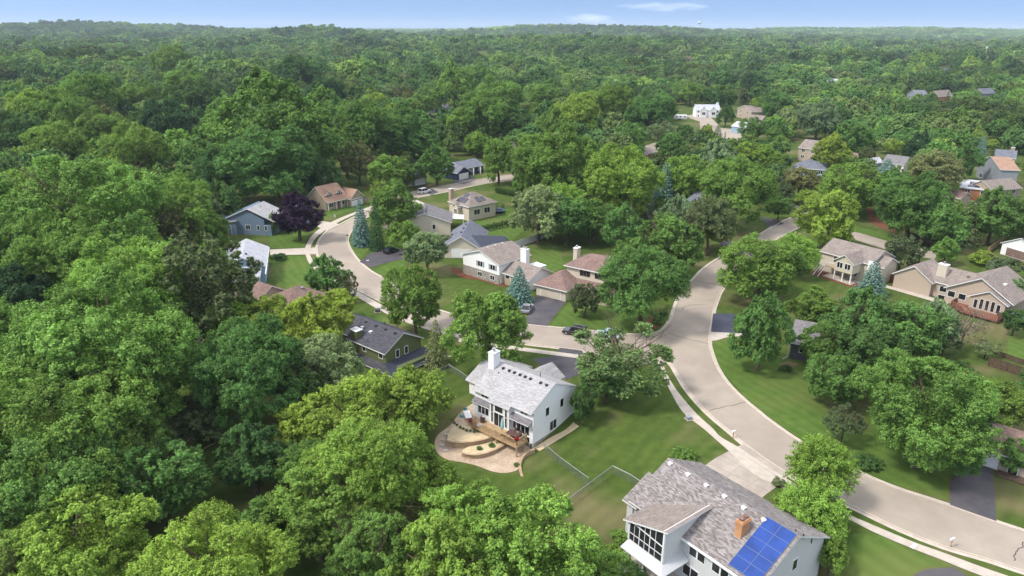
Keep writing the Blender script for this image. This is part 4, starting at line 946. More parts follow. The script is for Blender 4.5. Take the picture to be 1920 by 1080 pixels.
# --- hipped house with black panels
h = House('house', 'tan house with hipped taupe roof, black panels on it and stone chimney', (879, 387), (925, 378), (848, 370), 4.6)
print('H9', h.Lu, h.Lv)
LV = 9.5
h.walls(0, 10.5, 0, LV, None, 4.5, 's_beige'); h.hip_roof(0, 10.5, 0, LV, 4.5, 3.0, 'roof_taupe', .5)
for (a, b, c, d) in ((.6, 3.6, 2.0, 3.5), (.4, 2.6, 5.0, 7.6)):
    pass
def hipz(u, v): return 4.52 + 3.0 * min((u + .5) / (5.25), (v + .5) / 5.25, (11.0 - u) / 5.25, (LV + .5 - v) / 5.25)
for (a, b, c, d, sd_) in ((.4, 2.2, 2.6, 4.4, 'u'), (.4, 2.2, 4.7, 6.7, 'u'), (2.5, 4.0, 4.0, 6.0, 'u'), (4.0, 5.6, .5, 2.6, 'v'), (6.0, 7.4, .8, 2.4, 'v')):
    pr = [(a, c), (b, c), (b, d), (a, d)]; mb = MB()
    zf = (lambda u, v: 4.52 + 3.0 * (u + .5) / 5.25) if sd_ == 'u' else (lambda u, v: 4.52 + 3.0 * (v + .5) / 5.25)
    mb.poly([(u, v, zf(u, v) + .04) for u, v in pr] + [(u, v, zf(u, v) + .12) for u, v in pr], [(3, 2, 1, 0), (4, 5, 6, 7), (0, 1, 5, 4), (1, 2, 6, 5), (2, 3, 7, 6), (3, 0, 4, 7)]); h.fin(mb, 'solar_panel', M['solar_dark'])
h.walls(-1.4, .02, 3.6, 6.0, .8, 4.0, 's_beige', 'u', 1.0); h.gable_roof(-1.4, 1.6, 3.6, 6.0, 4.0, 1.0, 'u', 'roof_taupe', .3, .3); h.window('u-', -1.4, 4.2, 1.8, 1.2, 1.4, 2, fw=.14)
h.chimney(1.0, LV + .4, 0, 8.2, 1.4, 1.0, 'brick_tan'); h.window('v-', 0, 2, 1.6, 2.2, 1.6, 2); h.window('v-', 0, 6, 1.6, 2.2, 1.6, 2)

# --- beige house with deck stairs
h = House('house', 'beige house with white deck stairs and a raised sunroom on white posts', (1538, 469), (1636, 495), (1567, 440), 4.9)
print('H16', h.Lu, h.Lv)
LU = h.Lu - .6
h.walls(.3, LU, .3, 10, None, 4.8, 's_beige', 'u', 2.2); h.gable_roof(.3, LU, .3, 10, 4.8, 2.2, 'u', 'roof_taupe', .5, .4)
h.walls(6.2, 10.6, -3.6, .3, 2.3, 4.9, 's_beige', 'v', 1.5); h.gable_roof(6.2, 10.6, -3.6, 5, 4.9, 1.5, 'v', 'roof_taupe', .4, .4)
for a in (6.8, 8.7): h.window('v-', -3.6, a, 3.2, 1.3, 1.25, 2, fw=.1)
h.window('v-', .3, 3.6, 2.9, 1.6, 1.3, 2); h.window('v-', .3, 8.2, .8, 1.6, 1.2, 2)
mb = MB(); mb.box(3.2, 6.2, -2.2, .28, 2.1, 2.3); dk = h.fin(mb, 'deck', M['wood'])
mb = MB()
for q in range(13): u = 3.25 + q * .23; mb.box(u - .02, u + .02, -2.2, -2.16, 2.3, 3.2)
mb.box(3.2, 6.2, -2.22, -2.14, 3.2, 3.28); h.fin(mb, 'railing', M['white'], dk)
mb = MB()
for k in range(10): mb.box(2.0, 3.2, -2.1 - k * .28 - .28, -2.1 - k * .28, 2.1 - (k + 1) * .2, 2.14 - (k + 1) * .2)
st = h.fin(mb, 'stairs', M['redwood']); mb = MB()
for u in (1.95, 3.2): mb.tube((u, -2.1, 3.2), (u, -4.95, 1.15), .05, n=4); mb.tube((u, -2.1, 2.1), (u, -4.95, .05), .09, n=4)
h.fin(mb, 'railing', M['white'], st)
for u in (6.4, 8.4, 10.4): mb = MB(); mb.box(u - .12, u + .12, -3.5, -3.26, 0, 2.3); h.fin(mb, 'post', M['white'])
mb = MB(); mb.box(12.2, 13.9, -.25, .29, 0, 5.4); h.fin(mb, 'chimney_wall', M['s_white'])
h.walls(LU - 2, LU + 2.2, 2.0, 8, None, 4.2, 's_beige', 'u', 1.6); h.gable_roof(LU - 2, LU + 2.2, 2.0, 8, 4.2, 1.6, 'u', 'roof_taupe', .4, .4)
h.pipe(4, 6.5, 6.5, .9)
pt = [h.world(*q) for q in ((.5, .2), (.3, -4.2), (6, -5.2), (12, -5.2), (12, 0))]; sheet('mulch_bed', [(p.x, p.y, 0) for p in pt], M['mulch'], .04, world=True)
pt = [h.world(*q) for q in ((3.5, .2), (3.5, -3.4), (11, -4.2), (11, 0))]; sheet('patio', [(p.x, p.y, 0) for p in pt], M['walk'], .07, world=True)

# --- long tan house with red deck
h = House('house', 'long tan house with three gables, white trim and a red-brown deck', (1676, 510), (1751, 529), (1693, 492), 3.5)
print('H17', h.Lu, h.Lv)
LU = h.Lu
h.walls(.3, LU - .4, 0, 8.5, None, 3.4, 's_tan', 'v', 2.5); h.gable_roof(.3, LU - .4, 0, 8.5, 3.4, 2.5, 'v', 'roof_taupe', .5, .4)
h.walls(LU - .5, LU + 9, 1.2, 9.5, None, 3.4, 's_tan', 'u', 2.4); h.gable_roof(LU - 4.5, LU + 9, 1.2, 9.5, 3.5, 2.4, 'u', 'roof_taupe', .4, .2)
b0, b1 = LU + 3.0, LU + 15.2
h.walls(b0, b1, -.6, 12, None, 3.4, 's_tan', 'v', 3.6); h.gable_roof(b0, b1, -.6, 12, 3.4, 3.6, 'v', 'roof_taupe', .5, .5)
h.walls(b0 + 5.2, b1 - .6, -2.0, -.5, None, 3.2, 's_tan', 'v', 1.9); h.gable_roof(b0 + 5.0, b1 - .4, -2.0, 1.5, 3.2, 1.9, 'v', 'roof_taupe', .4, .4)
for k in range(3): h.window('v-', 1.2 if k == 0 else -.6, LU + 1.0 + k * 2.1 + (0.3 if k else 0), 1.5, 1.35, 1.2, 1, 'white', .08); h.window('v-', 1.2 if k == 0 else -.6, LU + 1.0 + k * 2.1 + (0.3 if k else 0), -1.0 if k else -.2, 1.35, .9, 1, 'white', .08)
for k in range(5): h.window('v-', -2.0, b0 + 6.0 + k * 1.05, 1.0, .62, 1.8 + (.35 if k in (1, 2, 3) else 0), 1, 'white', .06)
mb = MB(); dk0, dk1 = b0 + 2.4, b1 - .3; mb.poly([(dk0, -.65, .45), (dk0 - .0, -3.4, .45), (dk0 + 3, -5.6, .45), (dk1, -5.6, .45), (dk1, -.65, .45), (dk0, -.65, .7), (dk0 - .0, -3.4, .7), (dk0 + 3, -5.6, .7), (dk1, -5.6, .7), (dk1, -.65, .7)],
   [(4, 3, 2, 1, 0), (5, 6, 7, 8, 9), (0, 1, 6, 5), (1, 2, 7, 6), (2, 3, 8, 7), (3, 4, 9, 8), (4, 0, 5, 9)]); dk = h.fin(mb, 'deck', M['redwood'])
mb = MB()
for (a, b) in (((dk0, -.65), (dk0, -3.4)), ((dk0, -3.4), (dk0 + 3, -5.6)), ((dk0 + 3, -5.6), (dk1, -5.6)), ((dk1, -5.6), (dk1, -.65))):
    n = 14
    for k in range(n + 1): u, v = a[0] + (b[0] - a[0]) * k / n, a[1] + (b[1] - a[1]) * k / n; mb.box(u - .05, u + .05, v - .05, v + .05, .7, 1.6)
    mb.tube((a[0], a[1], 1.65), (b[0], b[1], 1.65), .07, n=4)
h.fin(mb, 'railing', M['redwood'], dk)
for (u, v) in ((dk0 + .3, -3.2), (dk0 + 3.2, -5.3), (dk1 - .3, -5.3)): mb = MB(); mb.box(u - .15, u + .15, v - .15, v + .15, -2, .45); h.fin(mb, 'post', M['redwood'], dk)
h.chimney(LU + .2, 3.0, 3, 7.0, 1.9, 1.3, 's_beige'); h.vents([(b0 + 4.5, q, 6.0) for q in (3, 5, 7, 9)] + [(LU + 5, 3.8, 5.3)], 'roof_brown', .35)
u_ = b0 + 8.8; zq = 3.4 + 3.6 * (b1 - u_) / ((b1 - b0) / 2) + .1; mb = MB(); mb.box(u_ - .4, u_ + .4, 3.4, 4.5, zq - .35, zq + .14); h.fin(mb, 'skylight', M['trim'])
pt = [h.world(*q) for q in ((-1, 0), (-.5, -1.8), (LU + 4, -2.5), (LU + 4, 0))]; sheet('patio', [(p.x, p.y, 0) for p in pt], M['walk'], .05, world=True)

def small(label, P0, P1, dep, ze, rise, axis, wall, roof, wins=2, oh=.4, cat='house', hip=False, stories=1, chim=None, gar=0, name='house', base=None):
    """a house told by its front eave line, its depth and its roof"""
    h = House(name, label, P0, P1, (P0[0] + 6, P0[1] - 12), ze, cat)
    L_ = h.Lu
    h.walls(0, L_, 0, dep, None, ze - .05, wall, None if hip else axis, 0 if hip else rise)
    if hip: h.hip_roof(0, L_, 0, dep, ze, rise, roof, oh)
    else: h.gable_roof(0, L_, 0, dep, ze, rise, axis, roof, oh, oh * .8)
    for i in range(wins):
        for st in range(stories):
            w = min(1.5, L_ / (wins + 1) * .6); zz = ze - 1.75 - st * 2.6
            if zz > 0 and not (gar and i == wins - 1 and zz < 2.4): h.window('v-', 0, L_ * (i + .5) / wins - w / 2, zz, w, 1.2, 2, fw=.12)
    if gar: h.garage('v-', 0, L_ - gar - .6, gar, 2.2, .05)
    if chim: h.chimney(chim[0] * L_, chim[1] * dep, ze, ze + rise + 1.2, 1.5, .9, chim[2], flues=1)
    return h
small('dark-grey-roofed garage with brown door at the right edge, beyond the long tan house', (1880, 455), (1945, 474), 10, 3.0, 2.4, 'v', 's_white', 'roof_dark', 0).garage('v-', 0, 1.5, 5.2, 2.1, .1, 'roof_brown')
h = small('dark grey house almost hidden between the egg-shaped tree and the right grove', (1484, 640), (1590, 660), 9, 3.2, 2.4, 'u', 's_dark', 'roof_grey', 2); h.spout(-.3, -.3, 0, 3.1, (-.6, -1), 1.2)
h = small('brown-roofed house at the lower right edge with a white garage door', (1812, 828), (1930, 866), 8, 2.7, 1.9, 'u', 's_tan', 'roof_brown', 0); h.garage('v-', 0, 1.0, 2.9, 2.15, .1); h.door('v-', 0, 5.2, .2, 1.0, 2.1, 'black')
mb = MB(); mb.box(4.2, 8, -1.6, -.02, -.2, .25); h.fin(mb, 'porch_step', M['oldwood'])
small('grey-roofed house peeking out below the blue spruce pair', (1286, 377), (1335, 390), 10, 3.4, 2.6, 'u', 's_lblue', 'roof_slate', 3, chim=None)
h = small('navy-sided ranch house with grey roof, white porch posts and white garage door', (866, 317), (906, 309), 9, 3.0, 2.0, 'u', 's_navy', 'roof_slate', 3)
h.walls(-6.5, 0, -4, 6, None, 2.9, 's_navy', 'v', 1.6); h.gable_roof(-6.5, 0, -4, 6, 3.0, 1.8, 'v', 'roof_slate', .5, .4); h.garage('v-', -4, -5.6, 4.9, 2.2, .05)
for u in (1, 5, 9): mb = MB(); mb.box(u, u + .3, -1.6, -1.3, 0, 2.8); h.fin(mb, 'porch_post', M['white'])
h = small('grey-roofed house with tan chimney and white garage at the bend of the small street', (775, 334), (799, 330), 12, 3.0, 2.6, 'v', 's_grey', 'roof_slate', 0, gar=4.6, chim=(.35, .8, 'brick_tan')); h.walls(-7, 0, 4, 12, None, 3.6, 's_grey', 'u', 2.4); h.gable_roof(-7, 1, 4, 12, 3.6, 2.4, 'u', 'roof_slate', .4, .4)
small('white building roof glimpsed behind the silver-green tree', (615, 278), (640, 272), 9, 4.0, 3.4, 'u', 's_red', 'white', 0)
h = small('white house with steep pale gables at the head of the far cul-de-sac', (1306, 206), (1350, 206), 8, 4.6, 3.0, 'u', 's_white', 'roof_pale', 4, stories=2, chim=(.95, .5, 's_white'))
for a in (2, 8.5): h.walls(a, a + 4.4, -1.8, 4, None, 4.2, 's_white', 'v', 2.6); h.gable_roof(a, a + 4.4, -1.8, 4, 4.2, 2.6, 'v', 'roof_pale', .3, .3); h.window('v-', -1.8, a + 1.5, 1.6, 2, 1.6, 2, fw=.15)
small('tan two-storey house with a brown gable facing the far cul-de-sac', (1383, 203), (1409, 210), 9, 5.4, 2.8, 'v', 's_tan', 'roof_taupe', 2, stories=2)
small('blue-walled garage house right of the far cul-de-sac', (1372, 236), (1401, 240), 9, 3.4, 2.2, 'u', 's_lblue', 'roof_pale', 1, gar=3)
small('low brown-roofed house beyond the blue-walled one at the far cul-de-sac', (1404, 224), (1428, 226), 8, 3.0, 2.4, 'u', 's_tan', 'roof_taupe', 2)
small('grey-roofed house nearest the near side of the far cul-de-sac', (1299, 259), (1318, 263), 8, 3.0, 2.0, 'v', 's_white', 'roof_slate', 1)
small('orange-walled low house beside the small purple tree', (1205, 291), (1232, 284), 8, 3.0, 1.6, 'u', 's_red', 'roof_taupe', 2)
small('tan two-storey house with grey roof, left of the bright yellow-green tree', (1498, 276), (1534, 281), 10, 5.8, 3.0, 'u', 's_tan', 'roof_taupe', 2, stories=2)
small('low house with long slate-blue hipped roof in the right middle', (1487, 313), (1550, 319), 10, 3.0, 3.0, 'u', 's_lblue', 'roof_slate', 3, hip=True)
small('small brown-roofed ranch house right of the bright yellow-green tree', (1588, 296), (1609, 299), 8, 3.0, 1.8, 'u', 's_tan', 'roof_brown', 2)
small('little grey shed with white door beside the olive tree', (1626, 302), (1643, 305), 4, 3.0, 1.6, 'v', 's_grey', 'roof_pale', 0, cat='shed', name='shed')
small('grey-roofed ranch house with white walls left of the narrow dark tree', (1655, 304), (1695, 309), 9, 3.2, 2.6, 'u', 's_white', 'roof_grey', 3)
h = small('slate two-storey gabled house at the right with rusty roof slope', (1836, 300), (1877, 318), 6, 6.6, 3.0, 'v', 's_grey', 'roof_rust', 0); h.window('v-', 0, 3.5, .6, 2.4, 1.6, 2)
h = small('house with black solar panels on its pale roof and orange walls', (1801, 351), (1860, 357), 9, 4.2, 2.0, 'u', 's_red', 'roof_pale', 2)
mb = MB()
k_ = 2.0 / 4.5
for (a, b, c, d) in ((2, 5.6, .4, 1.6), (2.4, 9.4, 1.8, 3.4)): mb.poly([(a, c, 4.4 + c * k_), (b, c, 4.4 + c * k_), (b, d, 4.4 + d * k_), (a, d, 4.4 + d * k_), (a, c, 4.3 + c * k_), (b, c, 4.3 + c * k_), (b, d, 4.3 + d * k_), (a, d, 4.3 + d * k_)], [(0, 1, 2, 3), (7, 6, 5, 4), (0, 4, 5, 1), (1, 5, 6, 2), (2, 6, 7, 3), (3, 7, 4, 0)])
h.fin(mb, 'solar_panel', M['solar_dark'])
small('brown low wing roof in front of the house with black solar panels', (1768, 366), (1801, 372), 7, 2.8, 1.6, 'u', 's_tan', 'roof_brown', 1)
small('pale-roofed tan house right of the house with black solar panels', (1862, 357), (1915, 352), 9, 4.6, 2.4, 'u', 's_tan', 'roof_taupe', 2)
small('grey-roofed house behind the slate two-storey house', (1866, 294), (1904, 297), 9, 3.4, 2.6, 'u', 's_beige', 'roof_slate', 3, chim=(.8, .6, 'brick_tan'))
for lab, p0, p1, ze, ri, ax, wa, ro in (
    ('far grey gabled house at the right wood edge beside a blue spruce', (1701, 177), (1722, 181), 7, 4, 'v', 's_grey', 'roof_slate'),
    ('far tan gabled house at the right behind a dark spruce', (1760, 181), (1786, 179), 6, 4, 'u', 's_red', 'roof_taupe'),
    ('far grey-roofed house near the right edge above the wood', (1842, 175), (1866, 174), 5, 3.5, 'u', 's_grey', 'roof_slate'),
    ('far pale-roofed house between dark spruces in the right middle', (1544, 156), (1571, 157), 7, 4, 'u', 's_white', 'roof_pale'),
    ('distant pale house with grey roof on the right ridge', (1676, 118), (1704, 119), 7, 5, 'u', 's_white', 'roof_slate'),
    ('distant grey house left of the radio mast', (1760, 138), (1786, 136), 6, 5, 'u', 's_grey', 'roof_slate'),
    ('distant low roof on the right ridge, farthest house there', (1622, 108), (1650, 109), 6, 5, 'u', 's_white', 'roof_taupe'),
    ('distant house at the foot of the radio mast', (1843, 124), (1872, 126), 6, 4, 'u', 's_white', 'roof_slate'),
    ('distant pinkish roof in the centre, above the tall bright tree', (894, 111), (914, 111), 6, 5, 'u', 's_beige', 'roof_rust'),
    ('distant small brick house in the centre right wood', (1285, 112), (1297, 114), 7, 4, 'u', 's_red', 'roof_brown'),
    ('far grey flat-roofed house beside the round tree with a trunk', (815, 204), (843, 203), 3.2, 2, 'u', 's_dark', 'roof_slate'),
    ('far pale low building left of the small purple tree', (772, 214), (795, 216), 3.4, 1.6, 'u', 's_white', 'roof_taupe'),
    ('tiny grey roof on the upper left slope', (203, 187), (216, 187), 4, 2.5, 'u', 's_grey', 'roof_slate'),
    ('tiny brown roof in the upper left wood', (293, 183), (303, 183), 4, 3, 'u', 's_red', 'roof_brown')):
    small(lab, p0, p1, 8, ze, ri, ax, wa, ro, 2 if p0[1] > 150 else 0)

# ------------------------------------------------------------------ sheds, fences, yard things
h = House('shed', 'white garden shed behind the white split-level house', (991, 495), (1006, 500), (1003, 489), 2.4, 'shed')
print('shed', h.Lu, h.Lv)
h.walls(0, 3.2, 0, 2.6, None, 2.3, 's_white'); h.hip_roof(0, 3.2, 0, 2.6, 2.3, .7, 'white', .15, t=.12); h.door('v-', 0, 1, .1, 1.2, 1.9)
def fence(name, label, px, height, style, mat, sp=2.4, group=None, world=None):
    P = world or [GT(*q) for q in px]; c = P[0]; e = empty(name, (c.x, c.y, c.z), 0, label=label, cat='fence', group=group)
    L_ = MB(); T = MB()
    for a, b in zip(P, P[1:]):
        ln = math.hypot(b.x - a.x, b.y - a.y); n = max(1, round(ln / sp)); ax = Vector((b.x - a.x, b.y - a.y, 0)).normalized(); ay = Vector((-ax.y, ax.x, 0))
        for k in range(n + 1):
            if k == n and b is not P[-1]: continue
            q = a.lerp(b, k / n); z = H1(q.x, q.y) - c.z; w = .06 if style == 'link' else .12
            m = MB()
            if style == 'link': m.tube((q.x - c.x, q.y - c.y, z - .1), (q.x - c.x, q.y - c.y, z + height + .06), .035, n=6)
            else: m.obox((q.x - c.x, q.y - c.y), ax, ay, w, w, z - .1, z + height + .08)
            m.build('post', M[mat], e)
        n2 = max(1, round(ln / 1.2))
        for k in range(n2):
            p, q = a.lerp(b, k / n2), a.lerp(b, (k + 1) / n2); zp, zq = H1(p.x, p.y) - c.z, H1(q.x, q.y) - c.z
            p3, q3 = (p.x - c.x, p.y - c.y), (q.x - c.x, q.y - c.y)
            if style == 'link':
                T.tube((*p3, zp + height), (*q3, zq + height), .05, n=5)
                s1 = 1.2 / 9
                for i in range(9):
                    t0, t1 = i / 9, (i + 1) / 9
                    f = lambda t, hh: (p3[0] + (q3[0] - p3[0]) * t, p3[1] + (q3[1] - p3[1]) * t, zp + (zq - zp) * t + hh)
                    for j in range(int(height / .14)):
                        z0_ = .04 + j * .14
                        a1, a2 = f(t0, z0_), f(t1, z0_ + .14); b1, b2 = f(t0, z0_ + .14), f(t1, z0_); w_ = .022
                        L_.poly([a1, (a1[0], a1[1], a1[2] + w_), (a2[0], a2[1], a2[2] + w_), a2], [(0, 1, 2, 3)]); L_.poly([b1, (b1[0], b1[1], b1[2] + w_), (b2[0], b2[1], b2[2] + w_), b2], [(0, 1, 2, 3)])
            else:
                for i in range(8):
                    t0, t1 = i / 8 + .006, (i + 1) / 8 - .006; off = ay * (.03 if i % 2 else .045)
                    a1 = Vector((p3[0] + (q3[0] - p3[0]) * t0, p3[1] + (q3[1] - p3[1]) * t0, 0)); a2 = Vector((p3[0] + (q3[0] - p3[0]) * t1, p3[1] + (q3[1] - p3[1]) * t1, 0))
                    zz = zp + (zq - zp) * (i + .5) / 8; V = []
                    for z_ in (zz, zz + height):
                        for w_, s_ in ((a1, -1), (a2, -1), (a2, 1), (a1, 1)): V.append((w_.x + off.x + ay.x * .012 * s_, w_.y + off.y + ay.y * .012 * s_, z_))
                    L_.poly(V, [(0, 3, 2, 1), (4, 5, 6, 7), (0, 1, 5, 4), (1, 2, 6, 5), (2, 3, 7, 6), (3, 0, 4, 7)])
                T.tube((*p3, zp + height + .02), (*q3, zq + height + .02), .035, n=4)
    if style == 'link': L_.build('mesh_panel', M[mat], e, fix=False, uv=False)
    else: L_.build('board_panel', M[mat], e, fix=False, uv=False)
    T.build('rail', M[mat], e); return e
fence('chain_link_fence', 'chain-link fence running from the white house towards the grey house', [(1020, 845), (1050, 872), (1103, 911)], 1.25, 'link', 'metal')
fence('chain_link_fence', 'chain-link fence zigzagging between the two back lawns and the grey house', [(1042, 968), (1104, 921), (1148, 888), (1180, 904), (1206, 921)], 1.25, 'link', 'metal')
fence('chain_link_fence', 'chain-link fence closing the lawn behind the green-sided house', [(804, 714), (842, 696), (868, 712), (886, 727)], 1.25, 'link', 'metal')
fence('vinyl_fence', 'long beige-white board fence ending at the silver-leaved tree', [(964, 466), (1000, 454), (1029, 443)], 1.8, 'board', 'trim')
fence('wooden_fence', 'brown wooden fence behind the lawn with the mulch path', [(1702, 447), (1730, 455), (1758, 463)], 1.8, 'board', 'oldwood')
fence('wooden_fence', 'light new wooden fence running up to the dark garage', [(1852, 476), (1868, 464), (1888, 444)], 1.8, 'board', 'wood')
fence('wooden_fence', 'dark wooden fence below the right-hand lawn', [(1852, 686), (1885, 696), (1935, 714)], 1.7, 'board', 'oldwood')
fence('wooden_fence', 'low weathered fence along the upper side of the dark wooden fence', [(1862, 664), (1895, 676), (1940, 690)], .9, 'board', 'oldwood')
fence('wooden_fence', 'short dark wooden fence beneath the red deck ramp', [(1868, 598), (1885, 606), (1903, 612)], 1.6, 'board', 'oldwood')
fence('wooden_fence', 'red wooden fence between the two tan houses', [(1662, 526), (1681, 531)], 1.7, 'board', 'redwood')
# red ramp by the long tan house
a, b = GT(1838, 575), GT(1872, 590); ax = (b - a).normalized(); e = empty('wooden_ramp', (a.x, a.y, a.z), math.atan2(ax.y, ax.x), label='red wooden ramp beside the long tan house', cat='ramp')
ln = (b - a).length; mb = MB(); mb.box(0, ln, -1.4, 1.4, 1.5, 1.7); mb.build('platform', M['redwood'], e)
for u in (.2, ln / 2, ln - .2):
    for v in (-1.3, 1.3): mb = MB(); mb.box(u - .08, u + .08, v - .08, v + .08, -.2, 1.5); mb.build('post', M['oldwood'], e)

# vehicles
def car(label, px, heading_px, Lc, Wc, Hc, col, suv=True, name='parked_car', cat='car', glassy=True):
    a, b = GT(*px), GT(*heading_px); d = b - a; e = empty(name, (a.x, a.y, a.z + .03), math.atan2(d.y, d.x), label=label, cat=cat)
    paint, _, bb = new_mat('car_paint', .25, .6); bb.inputs['Base Color'].default_value = rgb(col); bb.inputs['Coat Weight'].default_value = .6
    hl, w = Lc / 2, Wc / 2; bh = Hc * .56
    if suv: pro = [(-hl, .35), (-hl + .02, bh * .98), (-hl + .12, bh), (hl * .34, bh), (hl * .9, bh * .9), (hl, bh * .75), (hl, .38), (hl * .9, .25), (-hl * .95, .25)]
    else: pro = [(-hl, .35), (-hl, bh * .95), (-hl * .7, bh), (hl * .35, bh), (hl * .92, bh * .82), (hl, bh * .6), (hl, .32), (hl * .9, .22), (-hl * .95, .22)]
    mb = MB(); n = len(pro); sec = []
    for v, sc in ((-w, .93), (-w * .88, 1.0), (w * .88, 1.0), (w, .93)):
        sec.append([(x * (1 if abs(v) < w else .985), v, .25 + (z - .25) * (sc if z > .5 else 1)) for x, z in pro])
    V = [q for s_ in sec for q in s_]; F = [tuple(range(n)), tuple(reversed(range(3 * n, 4 * n)))]
    for k in range(3):
        for i in range(n): F.append((k * n + i, k * n + (i + 1) % n, (k + 1) * n + (i + 1) % n, (k + 1) * n + i))
    mb.poly(V, F); body = mb.build('body', paint, e)
    bv = body.modifiers.new('bevel', 'BEVEL'); bv.width = .05; bv.segments = 2
    x0, x1, x2, x3 = (-hl + .1, -hl + .45, hl * .18, hl * .42) if suv else (-hl * .72, -hl * .38, hl * .12, hl * .42)
    g = MB(); V = []
    for v in (-1, 1): V += [(x0, v * w * .93, bh - .02), (x3, v * w * .93, bh - .02), (x2, v * w * .76, Hc - .05), (x1, v * w * .76, Hc - .05)]
    g.poly(V, [(0, 1, 2, 3), (7, 6, 5, 4), (0, 4, 5, 1), (1, 5, 6, 2), (2, 6, 7, 3), (3, 7, 4, 0)]); g.build('window', M['glass'], e)
    r = MB(); r.box(x1 - .05, x2 + .05, -w * .78, w * .78, Hc - .06, Hc); r.build('roof', paint, e)
    p = MB()
    for v in (-1, 1):
        for xa in (x1 + .15, (x1 + x2) / 2, x2 - .1): p.tube((xa, v * w * .79, Hc - .05), (xa + (.0), v * w * .945, bh), .035, n=4)
        p.tube((x2, v * w * .78, Hc - .05), (x3, v * w * .94, bh), .04, n=4); p.tube((x1, v * w * .78, Hc - .05), (x0, v * w * .94, bh), .05, n=4)
    p.build('pillars', paint, e)
    if suv:
        rr = MB()
        for v in (-1, 1): rr.tube((x1, v * w * .66, Hc + .05), (x2, v * w * .66, Hc + .05), .025, n=5)
        rr.build('roof_rails', M['metal'], e)
    rw = .36 if suv else .32
    for xa in (-hl * .62, hl * .64):
        for v in (-1, 1):
            t_ = MB(); t_.tube((xa, v * (w - .22), rw), (xa, v * (w + .01), rw), rw, n=18); wo = t_.build('wheel', M['black'], e)
            t_ = MB(); t_.tube((xa, v * (w - .05), rw), (xa, v * (w + .025), rw), rw * .6, n=12); t_.build('rim', M['metal'], wo)
    for v in (-1, 1):
        t_ = MB(); t_.box(hl - .12, hl + .02, v * w * .72 - .2, v * w * .72 + .2, bh * .66, bh * .8); t_.build('headlight', M['trim'], e)
        t_ = MB(); t_.box(-hl - .02, -hl + .1, v * w * .78 - .14, v * w * .78 + .14, bh * .7, bh * .92); t_.build('tail_light', plain('tail_red', (.35, .02, .02), .3), e)
        t_ = MB(); t_.box(x3 - .25, x3 - .08, v * (w + .09) - .1, v * (w + .09) + .1, bh, bh + .16); t_.build('mirror', paint, e)
    return e
car('black sport utility vehicle parked on the side street below the big dark driveway', (1079, 627), (1040, 620), 4.95, 1.95, 1.75, (.012, .013, .02))
car('black car parked on the drive at the street curve', (733, 473), (745, 469), 4.5, 1.85, 1.5, (.01, .02, .02), False)
car('silver-grey car on the big dark driveway, half hidden by the tall leafy tree', (988, 583), (996, 570), 4.5, 1.85, 1.5, (.22, .23, .25), False)
car('pale blue car on the side street, half hidden behind the half-bare lawn tree', (1140, 631), (1121, 628), 4.5, 1.85, 1.5, (.38, .5, .55), False)
car('white van parked by the small street', (796, 362), (812, 358), 5.0, 2.0, 1.9, (.7, .7, .72))
car('small silver car far off beneath the sparse tree by the camper', (1219, 256), (1230, 262), 4.5, 1.9, 1.5, (.5, .5, .52), False)
car('grey car beside the slate-blue hipped roof', (1560, 320), (1570, 322), 4.6, 1.9, 1.5, (.3, .33, .36), False)
a = GT(1275, 225); e = empty('travel_trailer', (a.x, a.y, a.z), math.radians(-4), label='white camper trailer parked by the far cul-de-sac', cat='camper')
mb = MB(); mb.prism([(-4.2, -1.2), (4.2, -1.2), (4.2, 1.2), (-4.2, 1.2)], .7, 3.3); o = mb.build('body', M['white'], e); o.modifiers.new('b', 'BEVEL').width = .2
for q in (-3, -.5, 2.2): mb = MB(); mb.box(q, q + 1.0, -1.23, -1.18, 1.8, 2.6); mb.build('window', M['glass'], e)
mb = MB(); mb.box(-4.1, 4.1, -1.215, -1.19, 1.1, 1.35); mb.build('stripe', M['s_grey'], e)
for q in (-.6, .4):
    for v in (-1, 1): mb = MB(); mb.tube((q, v * 1.0, .38), (q, v * 1.22, .38), .38, n=14); mb.build('wheel', M['black'], e)
mb = MB(); mb.tube((4.2, 0, .6), (5.5, 0, .5), .06); mb.build('hitch', M['black'], e)

# mailboxes, utility boxes, hydrant
def mailbox(px, label, face=0, col='trim'):
    p = GT(*px); e = empty('mailbox', p, face, label=label, cat='mailbox')
    mb = MB(); mb.box(-.05, .05, -.05, .05, -.1, 1.05); mb.build('post', M['wood'], e)
    mb = MB(); mb.poly([(x, y, z) for x in (-.28, .28) for y, z in ((-.12, 1.05), (.12, 1.05), (.12, 1.22), (.07, 1.3), (-.07, 1.3), (-.12, 1.22))], [(0, 1, 2, 3, 4, 5), (11, 10, 9, 8, 7, 6)] + [(i, (i + 1) % 6, 6 + (i + 1) % 6, 6 + i) for i in range(6)])
    b = mb.build('box', M[col], e); mb = MB(); mb.box(-.02, .02, .12, .15, 1.15, 1.38); mb.build('flag', plain('flag_red', (.5, .03, .02)), e)
mailbox((1374, 822), 'white mailbox on the grass verge above the wide concrete drive', .4)
mailbox((1782, 1026), 'white mailbox on the verge at the bottom right of the street', .4)
mailbox((1371, 467), 'mailbox at the shaded drive on the upper street', .9, 'black'); mailbox((690, 497), 'white mailbox by the drive with the black car', .3); mailbox((652, 449), 'mailbox at the curb by the large blue spruce', .3, 's_navy'); mailbox((1450, 420), 'dark mailbox at the upper street, farthest up the hill', .9, 'black')
